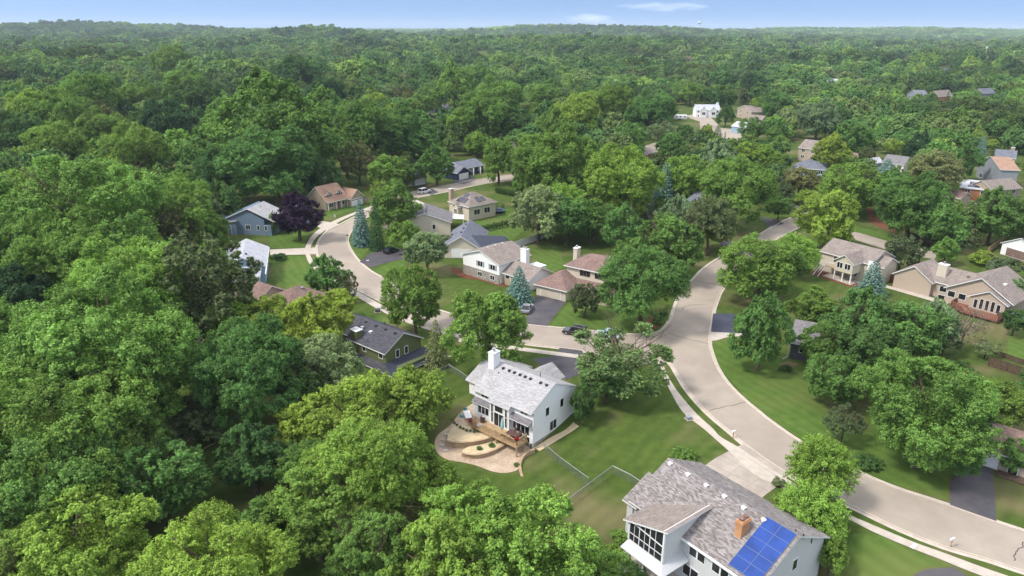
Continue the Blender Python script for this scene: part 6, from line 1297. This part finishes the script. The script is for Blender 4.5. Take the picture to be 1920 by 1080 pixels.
TREES = """
150 1000 250 .80 L y|sunlit yellow-green tree at the photo's bottom edge, left of the matching pale one
400 1040 280 .75 L y|pale yellow-green tree along the bottom edge, between two taller wood trees
30 1060 200 .8 L g|mid-green tree cut by the bottom left corner of the photo
200 645 340 .85 L g|huge spreading light green tree standing directly below the dark sage oak
110 785 340 .85 L g|huge light green tree on the near wood's left edge, with layered boughs
225 815 200 .9 r g|mid-green wood tree whose forked pale trunk shows under its boughs
75 905 280 .8 L m|deep green tree filling the wood's edge above the bottom left corner
300 885 180 .8 r m|low dark green tree in the hollow above the bottom-edge trees
468 700 200 1.05 L m|tall blue-green tree left of the sage tree beside the green-sided house
470 850 140 1.0 r d|small dark tree deep in the hollow below the tall blue-green tree
380 800 120 .8 k q|grey-green thicket bush in the dark hollow of the near wood
590 955 190 .9 r g|fresh green tree between the hollow and the bottom-centre yellow trees
335 760 110 .9 n q|brownish half-bare tree in the gap of the near wood
696 745 128 .9 r Y|bright yellow-green tree right under the eave of the green-sided house
772 745 140 .95 r Y|bright yellow-green tree bordering the white house's back lawn
585 795 130 .8 r Y|small bright yellow tree leaning over the dark hollow
655 770 170 .8 r Y|bright yellow-green tree between the two yellow trees below the green-sided house
700 880 230 .9 L y|big yellow-green tree left of the curved patio steps
800 905 130 .9 r y|yellow-green tree with its foot beside the pink paved patio
880 960 170 .8 r y|yellow-green tree overhanging the lawn below the pink patio
1000 1010 240 .85 L y|broad yellow-green tree whose top ends at the chain-link fence
830 1040 230 .8 L y|yellow-green tree on the bottom edge left of the broad fence-side tree
700 1030 180 .9 r g|mid-green tree on the bottom edge below the big yellow-green one
500 985 120 .9 r m|darker tree behind the pale bottom-edge tree
1130 1070 110 .8 r g|tree at the bottom edge beside the grey house's hedge
766 708 48 1.1 r g|slim green tree at the corner of the green-sided house's lower roof
610 682 138 .95 r s|silvery green tree against the wall of the green-sided house
560 720 110 1.1 r d|dark tree in the shade of the silvery tree
505 596 105 .9 r Y|yellow-tipped tree below the brown-roofed house
582 600 130 .85 r Y|bright yellow tree between the brown-roofed and the green-sided house
452 590 100 .8 r y|yellow-green tree above the brown half-dead tree
400 655 75 .9 n e|dead-looking brown tree in the near wood below the dark sage oak
430 610 90 .9 r g|green tree next to the dead-looking brown tree
520 640 90 .8 n q|grey twiggy tree between the yellow trees near the brown roofs
372 514 205 .75 o q|dark sage oak with knobbly crown beside the light blue house
135 470 190 .9 L g|light green tree at the west edge, below the great dome-shaped one
235 520 230 .75 L y|light green tree west of the dark sage oak
170 345 280 .6 L g|great dome-shaped tree, the widest of the left wood
328 385 150 .75 r g|green tree between the dome-shaped tree and the slate-blue house
310 425 110 .6 o o|olive-brown tree with bare twigs on its top
270 450 105 .55 r Y|small bright tree above the dark sage oak
412 378 84 .95 r d|dark round tree beside the slate-blue house
395 432 78 .9 r g|green tree at the side wall of the slate-blue house
38 420 130 .95 L g|green tree on the photo's left margin, west of the dome-shaped tree
28 545 130 .9 r D|dark tree on the left margin below the dome-shaped tree
20 625 90 .9 k o|olive thicket bush on the left margin
150 580 110 .6 r d|shadowed tree under the light green trees
75 520 90 .9 r d|dark tree beside the grassy gap on the left
50 355 100 .9 r y|bright tree on the left margin level with the dome's top
75 172 125 .7 r y|sunny green tree high on the far left slope
165 160 110 .85 r g|rounded tree east of the sunny slope tree
265 172 66 .75 r g|round-topped tree just right of the small grey roof
195 116 56 .75 r m|dark dome tree on the far left hill
320 108 70 .65 r y|pale dome tree below the far ridge
110 205 120 .7 r g|spreading tree on the far left slope, lower row
185 208 70 .8 r o|olive tree between two spreading slope trees
228 188 46 1.1 r y|narrow bright tree beneath the small grey roof
192 236 95 .75 r g|leafy tree above the great dome's shoulder
105 262 115 .8 r g|tree left above the great dome
312 232 105 .85 r D|very dark tree among light crowns behind the great dome
250 265 120 .65 r g|mid-green tree right behind the great dome
18 245 110 .95 r d|dark tree on the upper left margin
375 180 90 .7 r d|dark tree left of the great pyramidal poplars
350 150 90 .65 r g|medium tree on the upper left slope
370 290 85 .9 r m|tree between the great dome and the tall poplar mass
515 225 220 .85 t g|huge tall poplar mass, the biggest tree behind the brick house
420 250 120 1.0 t g|poplar on the near side of the huge poplar mass
610 210 105 1.0 t g|feathery poplar on the right side of the huge poplar mass
512 306 185 -.75 L m|broad deep green tree behind the purple tree
415 320 105 .9 r d|dark tree left of the broad deep green tree
600 330 80 1.0 r d|dark narrow tree left of the brick house's chimney
612 172 85 .55 r D|dark low tree in the mid wood near the pale round one
490 152 62 .7 r y|pale rounded tree above the poplar mass
540 175 70 .7 r m|mid tree right of the pale rounded one
560 108 80 .65 r d|dark tree on the mid ridge, upper left centre
700 190 56 .8 r Y|yellow-topped tree near the tiny blue spruce
730 168 34 .7 r s|pale ball-shaped tree in the mid wood
758 176 38 .9 o o|olive tree right of the pale ball-shaped tree
750 205 54 .6 r Y|low yellow tree beside the purple-leaved shrub tree
791 192 50 .8 r g|round tree with a visible trunk beside the far grey roof
852 160 92 1.05 t g|tall bright tree behind the far grey roof
895 140 55 .8 r g|tree right of the tall bright one
640 245 80 .8 r g|tree on the poplar mass's right foot
690 232 125 .7 r m|dark broad tree above the white roof
742 245 145 -.75 L m|broad dark tree with feathery rim behind the silver tree
702 268 118 -.65 r m|silver-green tree beside the white roof
672 302 68 1.1 o o|brownish-olive tree behind the brick house
728 315 75 .85 r g|light tree above the blue spruce near the brick house
760 320 50 .8 r m|small tree at the grey garage house's back
818 304 74 .9 r m|neat round dark tree between the grey garage house and the navy house
895 266 50 .9 r y|yellowish tree behind the navy house
862 232 60 1.1 r g|tree above the navy house's conifers
905 215 95 .9 r g|crown behind the conifers near the navy house
932 182 100 .8 r g|broad crown uphill from the navy house
968 232 62 .8 r d|dark crown left of the bright cone-shaped tree
998 216 42 1.1 t y|small bright tree before the three oval trees
1036 236 64 1.15 t g|largest of the three oval trees in a row
1091 224 48 .95 t g|rightmost of the three oval trees in a row
1078 204 92 .6 r Y|wide yellow-brown tinted dome behind the oval trees
1025 176 68 .8 r g|crown behind the largest oval tree
1103 180 52 .6 r Y|yellow-topped crown right of the two grey spruces
1150 190 90 .7 r g|feathery crown above the blue spruce pair
1222 198 90 .7 r m|broad feathery crown left of the parked camper
1190 218 44 .9 r g|small green tree right of the far blue spruce
1178 256 74 .8 r m|dark round tree above the small purple tree
1240 244 56 .9 n s|greyish sparse tree below the parked camper
1285 245 32 .9 r m|small tree on the lawn below the camper
1127 268 56 .9 n e|bare greyish tree left of the dark round one
1188 286 34 .8 r p|small purple-leaved tree beside the tan roofs
985 285 60 1.1 n e|half-bare grey tree over the navy house's yard
935 295 70 1.2 r g|green tree right beside the navy house
1045 310 165 .95 L g|towering light tree above the silver-leaved one
1000 330 90 1.1 r g|tree in front of the half-bare grey one
1160 335 145 .85 L y|wide yellow-green tree above the twin dark maples
1010 395 110 1.0 r s|silver-leaved tree at the end of the white fence
1062 405 95 1.0 r m|dark half of the tree pair at the end of the white fence
1112 410 80 1.0 r m|dark maple on the left of the twins behind the brown-roofed house
1165 425 85 1.05 r m|dark maple on the right of the twins behind the brown-roofed house
1205 385 52 1.3 f D|dark fir between the twin maples and the blue spruces
1232 375 34 1.7 s b|front blue spruce of the pair above the street
1247 345 42 1.9 s b|tall blue spruce of the pair above the street
1272 400 76 .9 r s|pale feathery tree below the blue spruce pair
1252 445 130 .8 r m|big dark maple behind the street-side maple
1205 522 165 .85 L m|big dark maple at the brown-roofed house's front corner
1178 470 60 .9 r m|maple boughs against the brown hipped roof
1332 418 88 1.2 w q|birch-like olive tree with white limbs by the dark drive
1382 356 138 .95 L g|big round bright tree by the upper street bend
1462 386 50 1.0 r m|dark tree on the shaded drive beyond the street bend
1292 322 95 .75 r y|light tree behind the blue spruce pair
1345 290 85 .75 r s|pale willow-like tree in the middle right
1405 288 80 .7 r y|yellow-green feathery tree in front of the slate roof
1428 502 156 -.8 L g|spreading green tree overhanging the street's inner bend
1490 474 78 .9 w y|feathery light tree behind the spreading street tree
1430 618 110 1.4 t m|neat egg-shaped tree on the corner lawn
1556 405 118 .95 r Y|round yellow-green tree behind the beige house with deck stairs
1530 578 98 .9 r g|leafy tree left of the blue spruce below the deck stairs
1548 645 100 .95 r m|dark tree hugging the hidden grey house
1620 590 150 .75 L m|broad dark tree below the blue spruce and beige house
1640 660 140 .9 r d|deep shaded tree in the middle of the right grove
1700 610 140 .85 r m|broad tree below the long tan house
1570 700 105 .8 r m|low dark tree reaching over the corner lawn
1752 600 100 .8 r s|lighter tree at the grove's end near the red deck
1812 610 80 1.0 a x|bare grey-twigged tree near the red deck
1772 640 60 .8 n q|half-bare shrubby tree left of the bare one
1850 652 50 .7 n s|thin pale tree by the right-hand lawn
1742 745 240 .85 L g|largest bright tree of the lower right, billowing over the corner lawn
1872 756 120 -.85 L g|bright tree between the largest one and the dark wooden fence
1800 862 66 1.0 r m|small tree left of the white garage door
1905 850 60 1.1 r m|tree right of the white garage door
1584 790 76 1.0 n q|small scraggly grey-green tree on the corner lawn
1540 880 110 1.1 w y|feathery light tree on the verge above the solar-panelled roof
1520 955 120 .9 w y|lower half of the feathery verge tree pair by the grey roof
1602 345 105 .85 r y|light round tree above the mulch path
1712 380 130 .95 L m|big dark round tree right of the mulch path
1768 418 90 .95 r m|dark tree right of the big round one
1815 415 62 1.3 f q|grey-olive fir near the wooden fence
1780 440 50 1.1 f q|smaller grey-olive fir left of its taller twin
1865 395 105 .85 r m|tree in front of the roof with solar panels
1905 400 70 1.0 r g|tree at the right edge above the dark garage roof
1810 300 64 1.1 t m|dark oval tree left of the slate two-storey house
1752 318 90 .8 w o|olive birch clump below the dark oval tree
1722 275 48 1.3 t D|narrow very dark tree beside the grey-roofed ranch
1662 318 48 .85 s b|pale blue spruce in the yard of the grey-roofed ranch
1500 335 70 .8 r o|olive tree with leaning trunk by the slate roof
1545 340 45 .8 r q|brownish tree beside the leaning olive tree
1557 280 74 .85 r Y|bright yellow-green tree right of the tan two-storey house
1592 305 42 .8 r g|small tree in front of the bright yellow-green one
1680 275 36 .9 r Y|small bright tree left of the narrow dark one
1625 292 34 1.0 r q|brown-olive tree behind the small ranch roof
1775 466 50 .9 r g|small round tree behind the long tan house
1692 468 72 .85 o q|dark wide shrub-like tree between the two tan houses
1637 520 54 1.25 s b|blue spruce between the two tan houses
1880 505 70 .7 k q|dark flowering bush beside the tan house's gable
1845 486 50 .6 k Y|yellowish bush behind the long tan house
1898 540 50 .9 r m|tree at the right edge below the flowering bush
1905 600 50 1.0 r d|dark tree at the right edge beside the grey tent
1362 213 34 1.2 t d|dark egg-shaped tree before the far tan house
1325 244 36 .6 r Y|yellow low tree at the far cul-de-sac
1258 268 60 .8 r m|tree beside the small purple tree
1345 255 30 1.3 f D|dark fir below the far cul-de-sac
1412 238 46 .9 r m|dark tree below the far blue house
1455 250 34 1.0 t g|small oval tree below the far blue house
1475 217 50 .7 r s|pale tree right of the far tan house
1535 207 75 .6 r s|pale broad crown in the right middle wood
1412 152 54 .7 r D|dark dome behind the far tan house
1295 172 44 .9 r y|bright tree behind the far white house
1357 182 36 .7 r d|dark tree right behind the far white house
1455 185 60 .7 r m|dark round tree right of the far tan house
1425 195 40 .8 r y|light tree next to the far tan house
1522 238 20 .8 r Y|tiny lime-yellow tree in the right middle wood
1600 250 70 .7 r m|crown at the dark hollow's left rim
1440 295 70 .7 r g|crown above the slate roof
1560 215 60 .7 r d|dark crown on the hollow's upper rim
558 400 90 .95 r p|big dark purple-leaved tree beside the slate-blue house
513 416 15 3.2 c m|slim columnar evergreen between the slate-blue house and the purple tree
676 416 38 2.15 s b|large blue spruce on the inner side of the street curve
704 418 32 3.0 f D|tall narrow dark spruce right of the large blue spruce
738 380 100 .85 r g|round tree right behind the tall dark spruce
759 438 62 .95 r g|tree above the parked black car's driveway
800 466 82 1.0 r s|light loose tree right of the driveway with the black car
776 553 112 1.15 r g|tall open tree on the lawn by the side street
611 506 80 .8 r m|dark round tree on the lawn inside the sidewalk curve
652 533 40 1.4 n q|thin sparse tree beside the curved street
634 558 66 .7 r Y|yellowish tree by the curved sidewalk, behind the green-sided house
846 450 40 .7 n o|small brownish tree below the grey dormered roof
868 440 16 1.3 s y|small yellow-green pyramidal conifer against the beige wall
914 612 150 1.05 L g|tall leafy tree between the side street and the white house
818 640 52 1.6 f o|brownish spruce with drooping boughs beside the green-sided house
973 530 48 1.35 s b|blue spruce in front of the white split-level house
1098 550 62 .65 o q|small olive ornamental tree by the beige garage
1165 668 200 .78 n h|big half-bare tree on the white house's front lawn
1140 690 100 .7 r m|dense green lower boughs of the half-bare lawn tree's neighbour
1093 752 50 1.5 r d|dark evergreen bush at the white house's gable
1281 854 46 .8 k g|round clipped bush behind the grey house's ridge
1560 1036 60 1.3 r g|round bush at the grey house's right gable
709 325 20 2.3 s b|slim blue spruce behind the round tree near the brick house
1161 222 20 2.1 s b|far blue spruce right of the brown fir
1140 226 24 1.7 f x|brown-grey fir left of the far blue spruce
1128 172 20 1.4 s B|grey-blue spruce in the middle wood, first of two
1137 178 16 1.4 s B|grey-blue spruce in the middle wood, second of two
683 206 12 1.9 s b|tiny blue spruce beside the yellow-topped tree
728 143 10 2.2 s b|tiny blue spruce at the centre left of the middle wood
620 140 16 1.3 f x|brown conifer of the pair in the middle wood
634 140 20 1.2 f x|wider brown conifer of the pair in the middle wood
72 236 26 1.5 s B|dark blue spruce on the left slope, taller of two
90 240 24 1.2 s B|dark blue spruce on the left slope, shorter of two
868 248 18 2.6 f x|rust-brown narrow fir above the navy house
855 252 16 2.8 s B|grey-green narrow spruce left of the rust-brown fir
910 240 22 2.0 f D|dark spruce right of the rust-brown fir
890 240 22 1.9 f B|dull blue spruce above the navy house
805 222 22 .9 r p|small round purple tree by the far grey roof
1842 272 20 1.6 s b|blue spruce behind the slate two-storey house
1870 285 26 1.2 f D|dark spruce right of the slate two-storey house
1700 170 14 1.4 s b|far blue spruce at the grey gabled house
1791 172 13 1.8 s D|far dark spruce before the tan gable
1343 155 12 2.3 s B|far blue-grey spruce, left of three behind the white house
1358 155 11 2.2 s B|far blue-grey spruce, right of three behind the white house
1372 148 14 2.2 s B|taller far blue-grey spruce behind the white house
1525 150 14 1.6 s b|far spruce before the pale far roof
1551 150 14 2.0 f D|dark narrow spruce at the pale far roof
1260 345 0 0 r g|skip
905 468 22 .7 k m|dark bush by the gable of the blue-trimmed roof
905 388 40 .7 k d|dark clipped bush beside the roof with black panels
880 402 20 .8 k x|reddish bush by the patio of the grey roofs
945 460 34 .6 k g|bush row end beside the white canopy
1475 690 26 .6 k d|dark bush by the hidden grey house
1625 866 52 .45 k d|low spreading juniper on the lower right lawn
1138 1045 70 .7 k y|hedge bush nearest the grey house's patio
1165 1010 50 .7 k g|hedge bush by the screened porch corner
1195 1078 50 .5 k d|dark bush below the screened porch
522 482 30 .5 k D|dark spreading bush by the concrete drive
606 384 26 .7 k D|dark bush at the brick house's corner
1232 604 18 .5 k d|dark bush inside the mulch circle
1460 905 30 .4 k q|low dry bush beside the wide concrete drive
1850 540 30 .6 k m|bush under the tan house's right wall
"""
for ln in TREES.strip().split('\n'):
    a, lab = ln.split('|'); q = a.split()
    if lab == 'skip': continue
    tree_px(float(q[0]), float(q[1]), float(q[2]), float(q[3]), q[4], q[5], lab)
# a row of young arborvitae on the lawn behind the white split-level
p0, p1 = GT(889, 440), GT(957, 423)
for k in range(14):
    p = p0.lerp(p1, k / 13); R = trng.uniform(.42, .62)
    put_tree(p.x, p.y + trng.uniform(-.3, .3), R, trng.uniform(.95, 1.35), 1.15, 'c', 'd', 'small dark arborvitae in the row across the lawn by the trampoline', 'row of young arborvitae', small=True)
for k in range(9):
    p = GT(932 + k * 4.2, 362 + k * .9)
    put_tree(p.x, p.y, .8, 1.3, 1.2, 'c', 'd', 'dark evergreen in the hedge row behind the trampoline', 'hedge row behind the trampoline', small=True)

# ------------------------------------------------------------------ the unbroken wood that fills the rest
CLEAR = [(830,620,1300,1000),(1120,840,1560,1080),(640,590,800,700),(590,320,690,420),(430,375,610,480),(440,440,600,600),(570,400,760,560),(760,300,950,400),(700,480,880,640),(770,360,1010,560),(990,480,1140,640),
         (860,590,1240,700),(1230,560,1460,800),(1280,490,1390,600),(1395,395,1510,480),(1335,630,1700,900),(1560,860,1920,1080),(1520,440,1920,600),(1850,600,1920,700),
         (1610,400,1720,480),(1284,352,1334,384),(1268,196,1432,262),(1200,265,1240,295),(1482,262,1556,322),(1586,282,1648,310),(1652,285,1700,328),(1795,285,1915,376),(1765,352,1802,376),(1870,425,1920,500),
         (612,258,642,284),(750,298,790,345),(850,290,910,340),(60,590,105,650),(815,196,842,208),(1672,112,1708,127),(1756,131,1790,146),(1618,103,1654,117),(1838,118,1876,133),(890,106,918,119),(1282,107,1300,121),(1700,163,1724,187),(1758,168,1790,189),(1542,143,1574,165),(1840,164,1870,186),(812,198,846,213),(768,210,798,223),(200,182,220,195),(290,180,306,191)]
def blocked(px, py, w):
    for x0, y0, x1, y1 in CLEAR:
        if px + w > x0 and px - w < x1 and py + w * .8 > y0 and py - w * .8 < y1: return True
    return False
frng = np.random.default_rng(3)
cand = []
def in_view(px, py, m): return -m < px < 1920 + m and 30 < py < 1180
HX = np.array([p[0] for p in PLACED]); HYY = np.array([p[1] for p in PLACED]); HR = np.array([p[2] for p in PLACED])
cell = {}
def far_ok(x, y, R, k=.8):
    d = np.hypot(HX - x, HYY - y)
    if np.any(d < k * (HR + R)): return False
    gx, gy = int(x // 16), int(y // 16)
    for i in (-1, 0, 1):
        for j in (-1, 0, 1):
            for (a, b, r) in cell.get((gx + i, gy + j), ()):
                if (a - x) ** 2 + (b - y) ** 2 < (.76 * (R + r)) ** 2: return False
    cell.setdefault((gx, gy), []).append((x, y, R)); return True
y = 58.0; pts = []
while y < 3600:
    st = 6.6 if y < 620 else 9.0 if y < 1500 else 15.0
    half = y * .76 + 30
    n = int(2 * half / st)
    X = (np.arange(n) + frng.random(n)) * st - half; Y = y + frng.random(n) * st
    RR = (2.9 + 4.2 * frng.random(n) ** 1.5) * (1.05 if y < 620 else 1.6 if y < 1500 else 2.2)
    keep = frng.random(n)
    for i in range(n):
        x_, y_, R_ = float(X[i]), float(Y[i]), float(RR[i])
        if y_ < 620:
            px, py, dp = proj(x_, y_, H1(x_, y_) + R_)
            w = R_ * FPX / dp
            if not in_view(px, py, w + 40) or blocked(px, py, w): continue
            if not far_ok(x_, y_, R_, .74): continue
        else:
            px, py, dp = proj(x_, y_, 5)
            if blocked(px, py, 2) or not (-60 < px < 1980): continue
            gx, gy = int(x_ // 16), int(y_ // 16)
            if not far_ok(x_, y_, R_, .6): continue
        pts.append((x_, y_, R_))
    y += st
print('wood trees', len(pts))
pts.sort(key=lambda q: (q[0] ** 2 + q[1] ** 2))
nb = sum(1 for o in COL.objects if o.name.startswith('broadleaf_tree'))
NEAR = max(0, 292 - nb)
LANDM = [(175, 345, 'great dome-shaped tree'), (515, 225, 'huge tall poplar mass'), (382, 512, 'dark sage oak'), (480, 400, 'slate-blue house'), (558, 400, 'big purple tree'), (635, 355, 'rust-roofed brick house'),
  (480, 470, 'light blue house'), (550, 560, 'brown-roofed house'), (715, 640, 'green-sided house'), (625, 268, 'white roof in the wood'), (780, 325, 'grey garage house'), (880, 310, 'navy ranch house'), (865, 240, 'rust-brown narrow fir'),
  (1037, 236, 'row of three oval trees'), (1160, 222, 'far blue spruce'), (1188, 286, 'small purple tree'), (1247, 345, 'tall blue spruce pair'), (1160, 335, 'wide yellow-green tree'), (1010, 395, 'silver-leaved tree'), (1385, 350, 'round tree at the street bend'),
  (1330, 205, 'far white house'), (1395, 210, 'far tan house'), (1275, 220, 'camper trailer'), (1515, 275, 'tan two-storey house'), (1520, 310, 'slate-blue hipped roof'), (1557, 280, 'bright yellow-green tree'), (1680, 300, 'grey-roofed ranch'),
  (1722, 275, 'narrow very dark tree'), (1855, 315, 'slate two-storey house'), (1830, 350, 'roof with black panels'), (1712, 380, 'dark tree by the mulch path'), (1590, 480, 'beige house with deck stairs'), (1780, 520, 'long tan house'), (1900, 460, 'dark-roofed garage'),
  (1740, 745, 'largest bright lower-right tree'), (75, 235, 'dark blue spruce pair'), (265, 172, 'tiny grey roof on the slope'), (215, 650, 'huge spreading light green tree'), (390, 800, 'dark hollow of the near wood'), (700, 880, 'big yellow-green patio tree'),
  (90, 610, 'grassy gap on the left'), (925, 400, 'trampoline'), (1430, 618, 'egg-shaped lawn tree'), (1630, 590, 'broad dark grove tree'), (728, 168, 'pale ball-shaped tree'), (830, 200, 'far grey flat roof'), (1460, 905, 'wide concrete drive'), (1055, 1010, 'fence-side yellow tree')]
TW = {'g': 'mid-green', 'm': 'deep green', 'd': 'dark green', 'y': 'yellow-green', 's': 'silvery green', 'q': 'grey-green', 'Y': 'bright yellow-green', 'D': 'blackish green'}
used = set(); ORD = ['', ', second out', ', third out', ', fourth out', ', fifth out', ', sixth out', ', seventh out', ', eighth out']
def zone(x, y, R, tn, k):
    px, py, _ = proj(x, y, 6); d, i = min((math.hypot(px - a, (py - b) * 1.6), n) for n, (a, b, _) in enumerate(LANDM)); a, b, nm = LANDM[i]
    rel = ('just behind the' if py < b else 'just in front of the') if abs(px - a) < abs(py - b) * 1.8 else ('to the right of the' if px > a else 'to the left of the')
    size = 'small' if R < 3.6 else 'large' if R > 5.4 else 'medium-sized'; shp = {'t': 'upright', 'w': 'feathery', 'o': 'knobbly'}.get(k, 'round-crowned')
    for o_ in ORD:
        lab = '%s %s %s tree %s %s%s' % (size, TW[tn], shp, rel, nm, o_)
        if len(lab.split()) > 16: lab = '%s %s tree %s %s%s' % (size, TW[tn], rel, nm, o_)
        if lab not in used: break
    used.add(lab); grp = 'trees of the near wood' if py > 560 else 'trees of the left wood' if px < 560 else 'trees of the centre wood' if px < 1320 else 'garden trees beyond the street bend'
    return lab, grp
tones = 'ggmmmddyygsqmdgY'
for (x_, y_, R_) in pts[:NEAR]:
    k = str(frng.choice(['r', 'r', 'r', 't', 'w', 'o'])); Rz = R_ * frng.uniform(.85, 1.15)
    tn = tones[int(frng.integers(0, len(tones)))]
    if proj(x_, y_, 5)[1] > 600: tn = 'dm'[int(frng.integers(0, 2))]
    lab, grp = zone(x_, y_, R_, tn, k)
    put_tree(x_, y_, R_, Rz, Rz + 1.5, str(k), tn, lab, grp, small=True)
# everything farther: one object, a tree form stood on each point
lib = bpy.data.collections.new('tree_forms')
forms = [crown('far_crown', 200 + i, 26, 6500, .060, .38, .66, ['round', 'oval', 'flat', 'pear', 'round'][i], mat=M['leaf_far'], sub=7) for i in range(5)]
forms.append(spruce('far_spruce', 210, 16, .06, M['leaf_far'], per=14, fine=8))
tiny = [crown('tiny_crown', 220 + i, 18, 1500, .11, .42, .62, 'round', mat=M['leaf_far'], sub=4) for i in range(3)]
rg = np.random.default_rng(9)
def patch(seed):
    r_ = np.random.default_rng(seed); PP = []; NN = []; VV = []
    for _ in range(14):
        c = r_.uniform(-34, 34, 2); R = r_.uniform(7, 12); n = 110; hh = r_.uniform(3, 9)
        d = unit(r_.normal(size=(n, 3)) + [0, 0, .9]); PP.append(np.array([c[0], c[1], hh]) + d * R * [1, 1, .8] * r_.uniform(.85, 1.1, (n, 1)))
        NN.append(d + r_.normal(0, .3, (n, 3))); VV.append(np.clip(r_.uniform(.05, .95) + r_.normal(0, .1, n), 0, 1))
    return leaf_mesh('grove', np.vstack(PP), np.vstack(NN), np.full(14 * 110, 1.25), np.concatenate(VV), M['leaf_far'], r_)
groves = [patch(300 + i) for i in range(4)]
allf = forms + tiny + groves
for i, me in enumerate(allf):
    o = bpy.data.objects.new('%02d_form' % i, me); lib.objects.link(o)
P_, S_, I_, R_z = [], [], [], []
for (x_, y_, R_) in pts[NEAR:]:
    z_ = H1(x_, y_); far = y_ > 950
    if far: k = len(forms) + int(rg.integers(0, 3))
    else: k = 5 if rg.random() < .05 else int(rg.integers(0, 5))
    Rz = R_ * rg.uniform(.8, 1.2) * (1.05 if y_ < 620 else .95) * (1.5 if k == 5 else 1); Rw = R_ * (.5 if k == 5 else 1.06)
    P_.append((x_, y_, z_ + Rz * .8 + rg.uniform(.5, 4.5))); S_.append((Rw, Rw, Rz)); I_.append(k); R_z.append(rg.uniform(0, 6.28))
y = 3580.0
while y < 13000:
    st = 52 if y < 7000 else 60; half = y * .8; n = int(2 * half / st)
    for i in range(n):
        x_ = (i + rg.random()) * st - half; y_ = y + rg.random() * st
        P_.append((x_, y_, H1(x_, y_))); S_.append((1, 1, rg.uniform(.9, 1.6))); I_.append(len(forms) + 3 + int(rg.integers(0, 4))); R_z.append(rg.uniform(0, 6.28))
    y += st
print('far instances', len(P_))
me = bpy.data.meshes.new('wood_points'); me.vertices.add(len(P_)); me.vertices.foreach_set('co', np.array(P_, np.float32).ravel())
a = me.attributes.new('sc', 'FLOAT_VECTOR', 'POINT'); a.data.foreach_set('vector', np.array(S_, np.float32).ravel())
a = me.attributes.new('idx', 'INT', 'POINT'); a.data.foreach_set('value', np.array(I_, np.int32))
a = me.attributes.new('rz', 'FLOAT', 'POINT'); a.data.foreach_set('value', np.array(R_z, np.float32))
wood = link(bpy.data.objects.new('distant_wood', me))
tag(wood, 'unbroken green canopy of the distant wood reaching to the horizon', 'wood', None, 'stuff')
ng = bpy.data.node_groups.new('wood', 'GeometryNodeTree'); ng.interface.new_socket('Geometry', in_out='INPUT', socket_type='NodeSocketGeometry'); ng.interface.new_socket('Geometry', in_out='OUTPUT', socket_type='NodeSocketGeometry')
N = ng.nodes; K = ng.links
gi, go = N.new('NodeGroupInput'), N.new('NodeGroupOutput'); ip = N.new('GeometryNodeInstanceOnPoints'); ci = N.new('GeometryNodeCollectionInfo')
ci.inputs[0].default_value = lib; ci.inputs['Separate Children'].default_value = True; ci.inputs['Reset Children'].default_value = True
def nattr(n, t):
    q = N.new('GeometryNodeInputNamedAttribute'); q.data_type = t; q.inputs[0].default_value = n; return q.outputs[0]
mpn = N.new('GeometryNodeMeshToPoints')
K.new(gi.outputs[0], mpn.inputs[0]); K.new(mpn.outputs[0], ip.inputs['Points']); K.new(ci.outputs[0], ip.inputs['Instance']); ip.inputs['Pick Instance'].default_value = True
K.new(nattr('idx', 'INT'), ip.inputs['Instance Index']); K.new(nattr('sc', 'FLOAT_VECTOR'), ip.inputs['Scale'])
cx_ = N.new('ShaderNodeCombineXYZ'); K.new(nattr('rz', 'FLOAT'), cx_.inputs[2]); K.new(cx_.outputs[0], ip.inputs['Rotation'])
K.new(ip.outputs[0], go.inputs[0])
wood.modifiers.new('wood', 'NODES').node_group = ng
# the air between here and the horizon
hz = MB().box(-14500, 14500, -300, 15500, -60, 140).build('haze', bpy.data.materials.new('haze'), uv=False)
tag(hz, 'thin blue haze over the far wood', 'haze', None, 'stuff')
hm = hz.data.materials[0]; hm.use_nodes = True; t = hm.node_tree; t.nodes.remove(t.nodes['Principled BSDF'])
pv = t.nodes.new('ShaderNodeVolumePrincipled'); pv.inputs['Color'].default_value = (.74, .87, 1.0, 1); pv.inputs['Density'].default_value = HAZE
t.links.new(pv.outputs[0], t.nodes['Material Output'].inputs['Volume'])
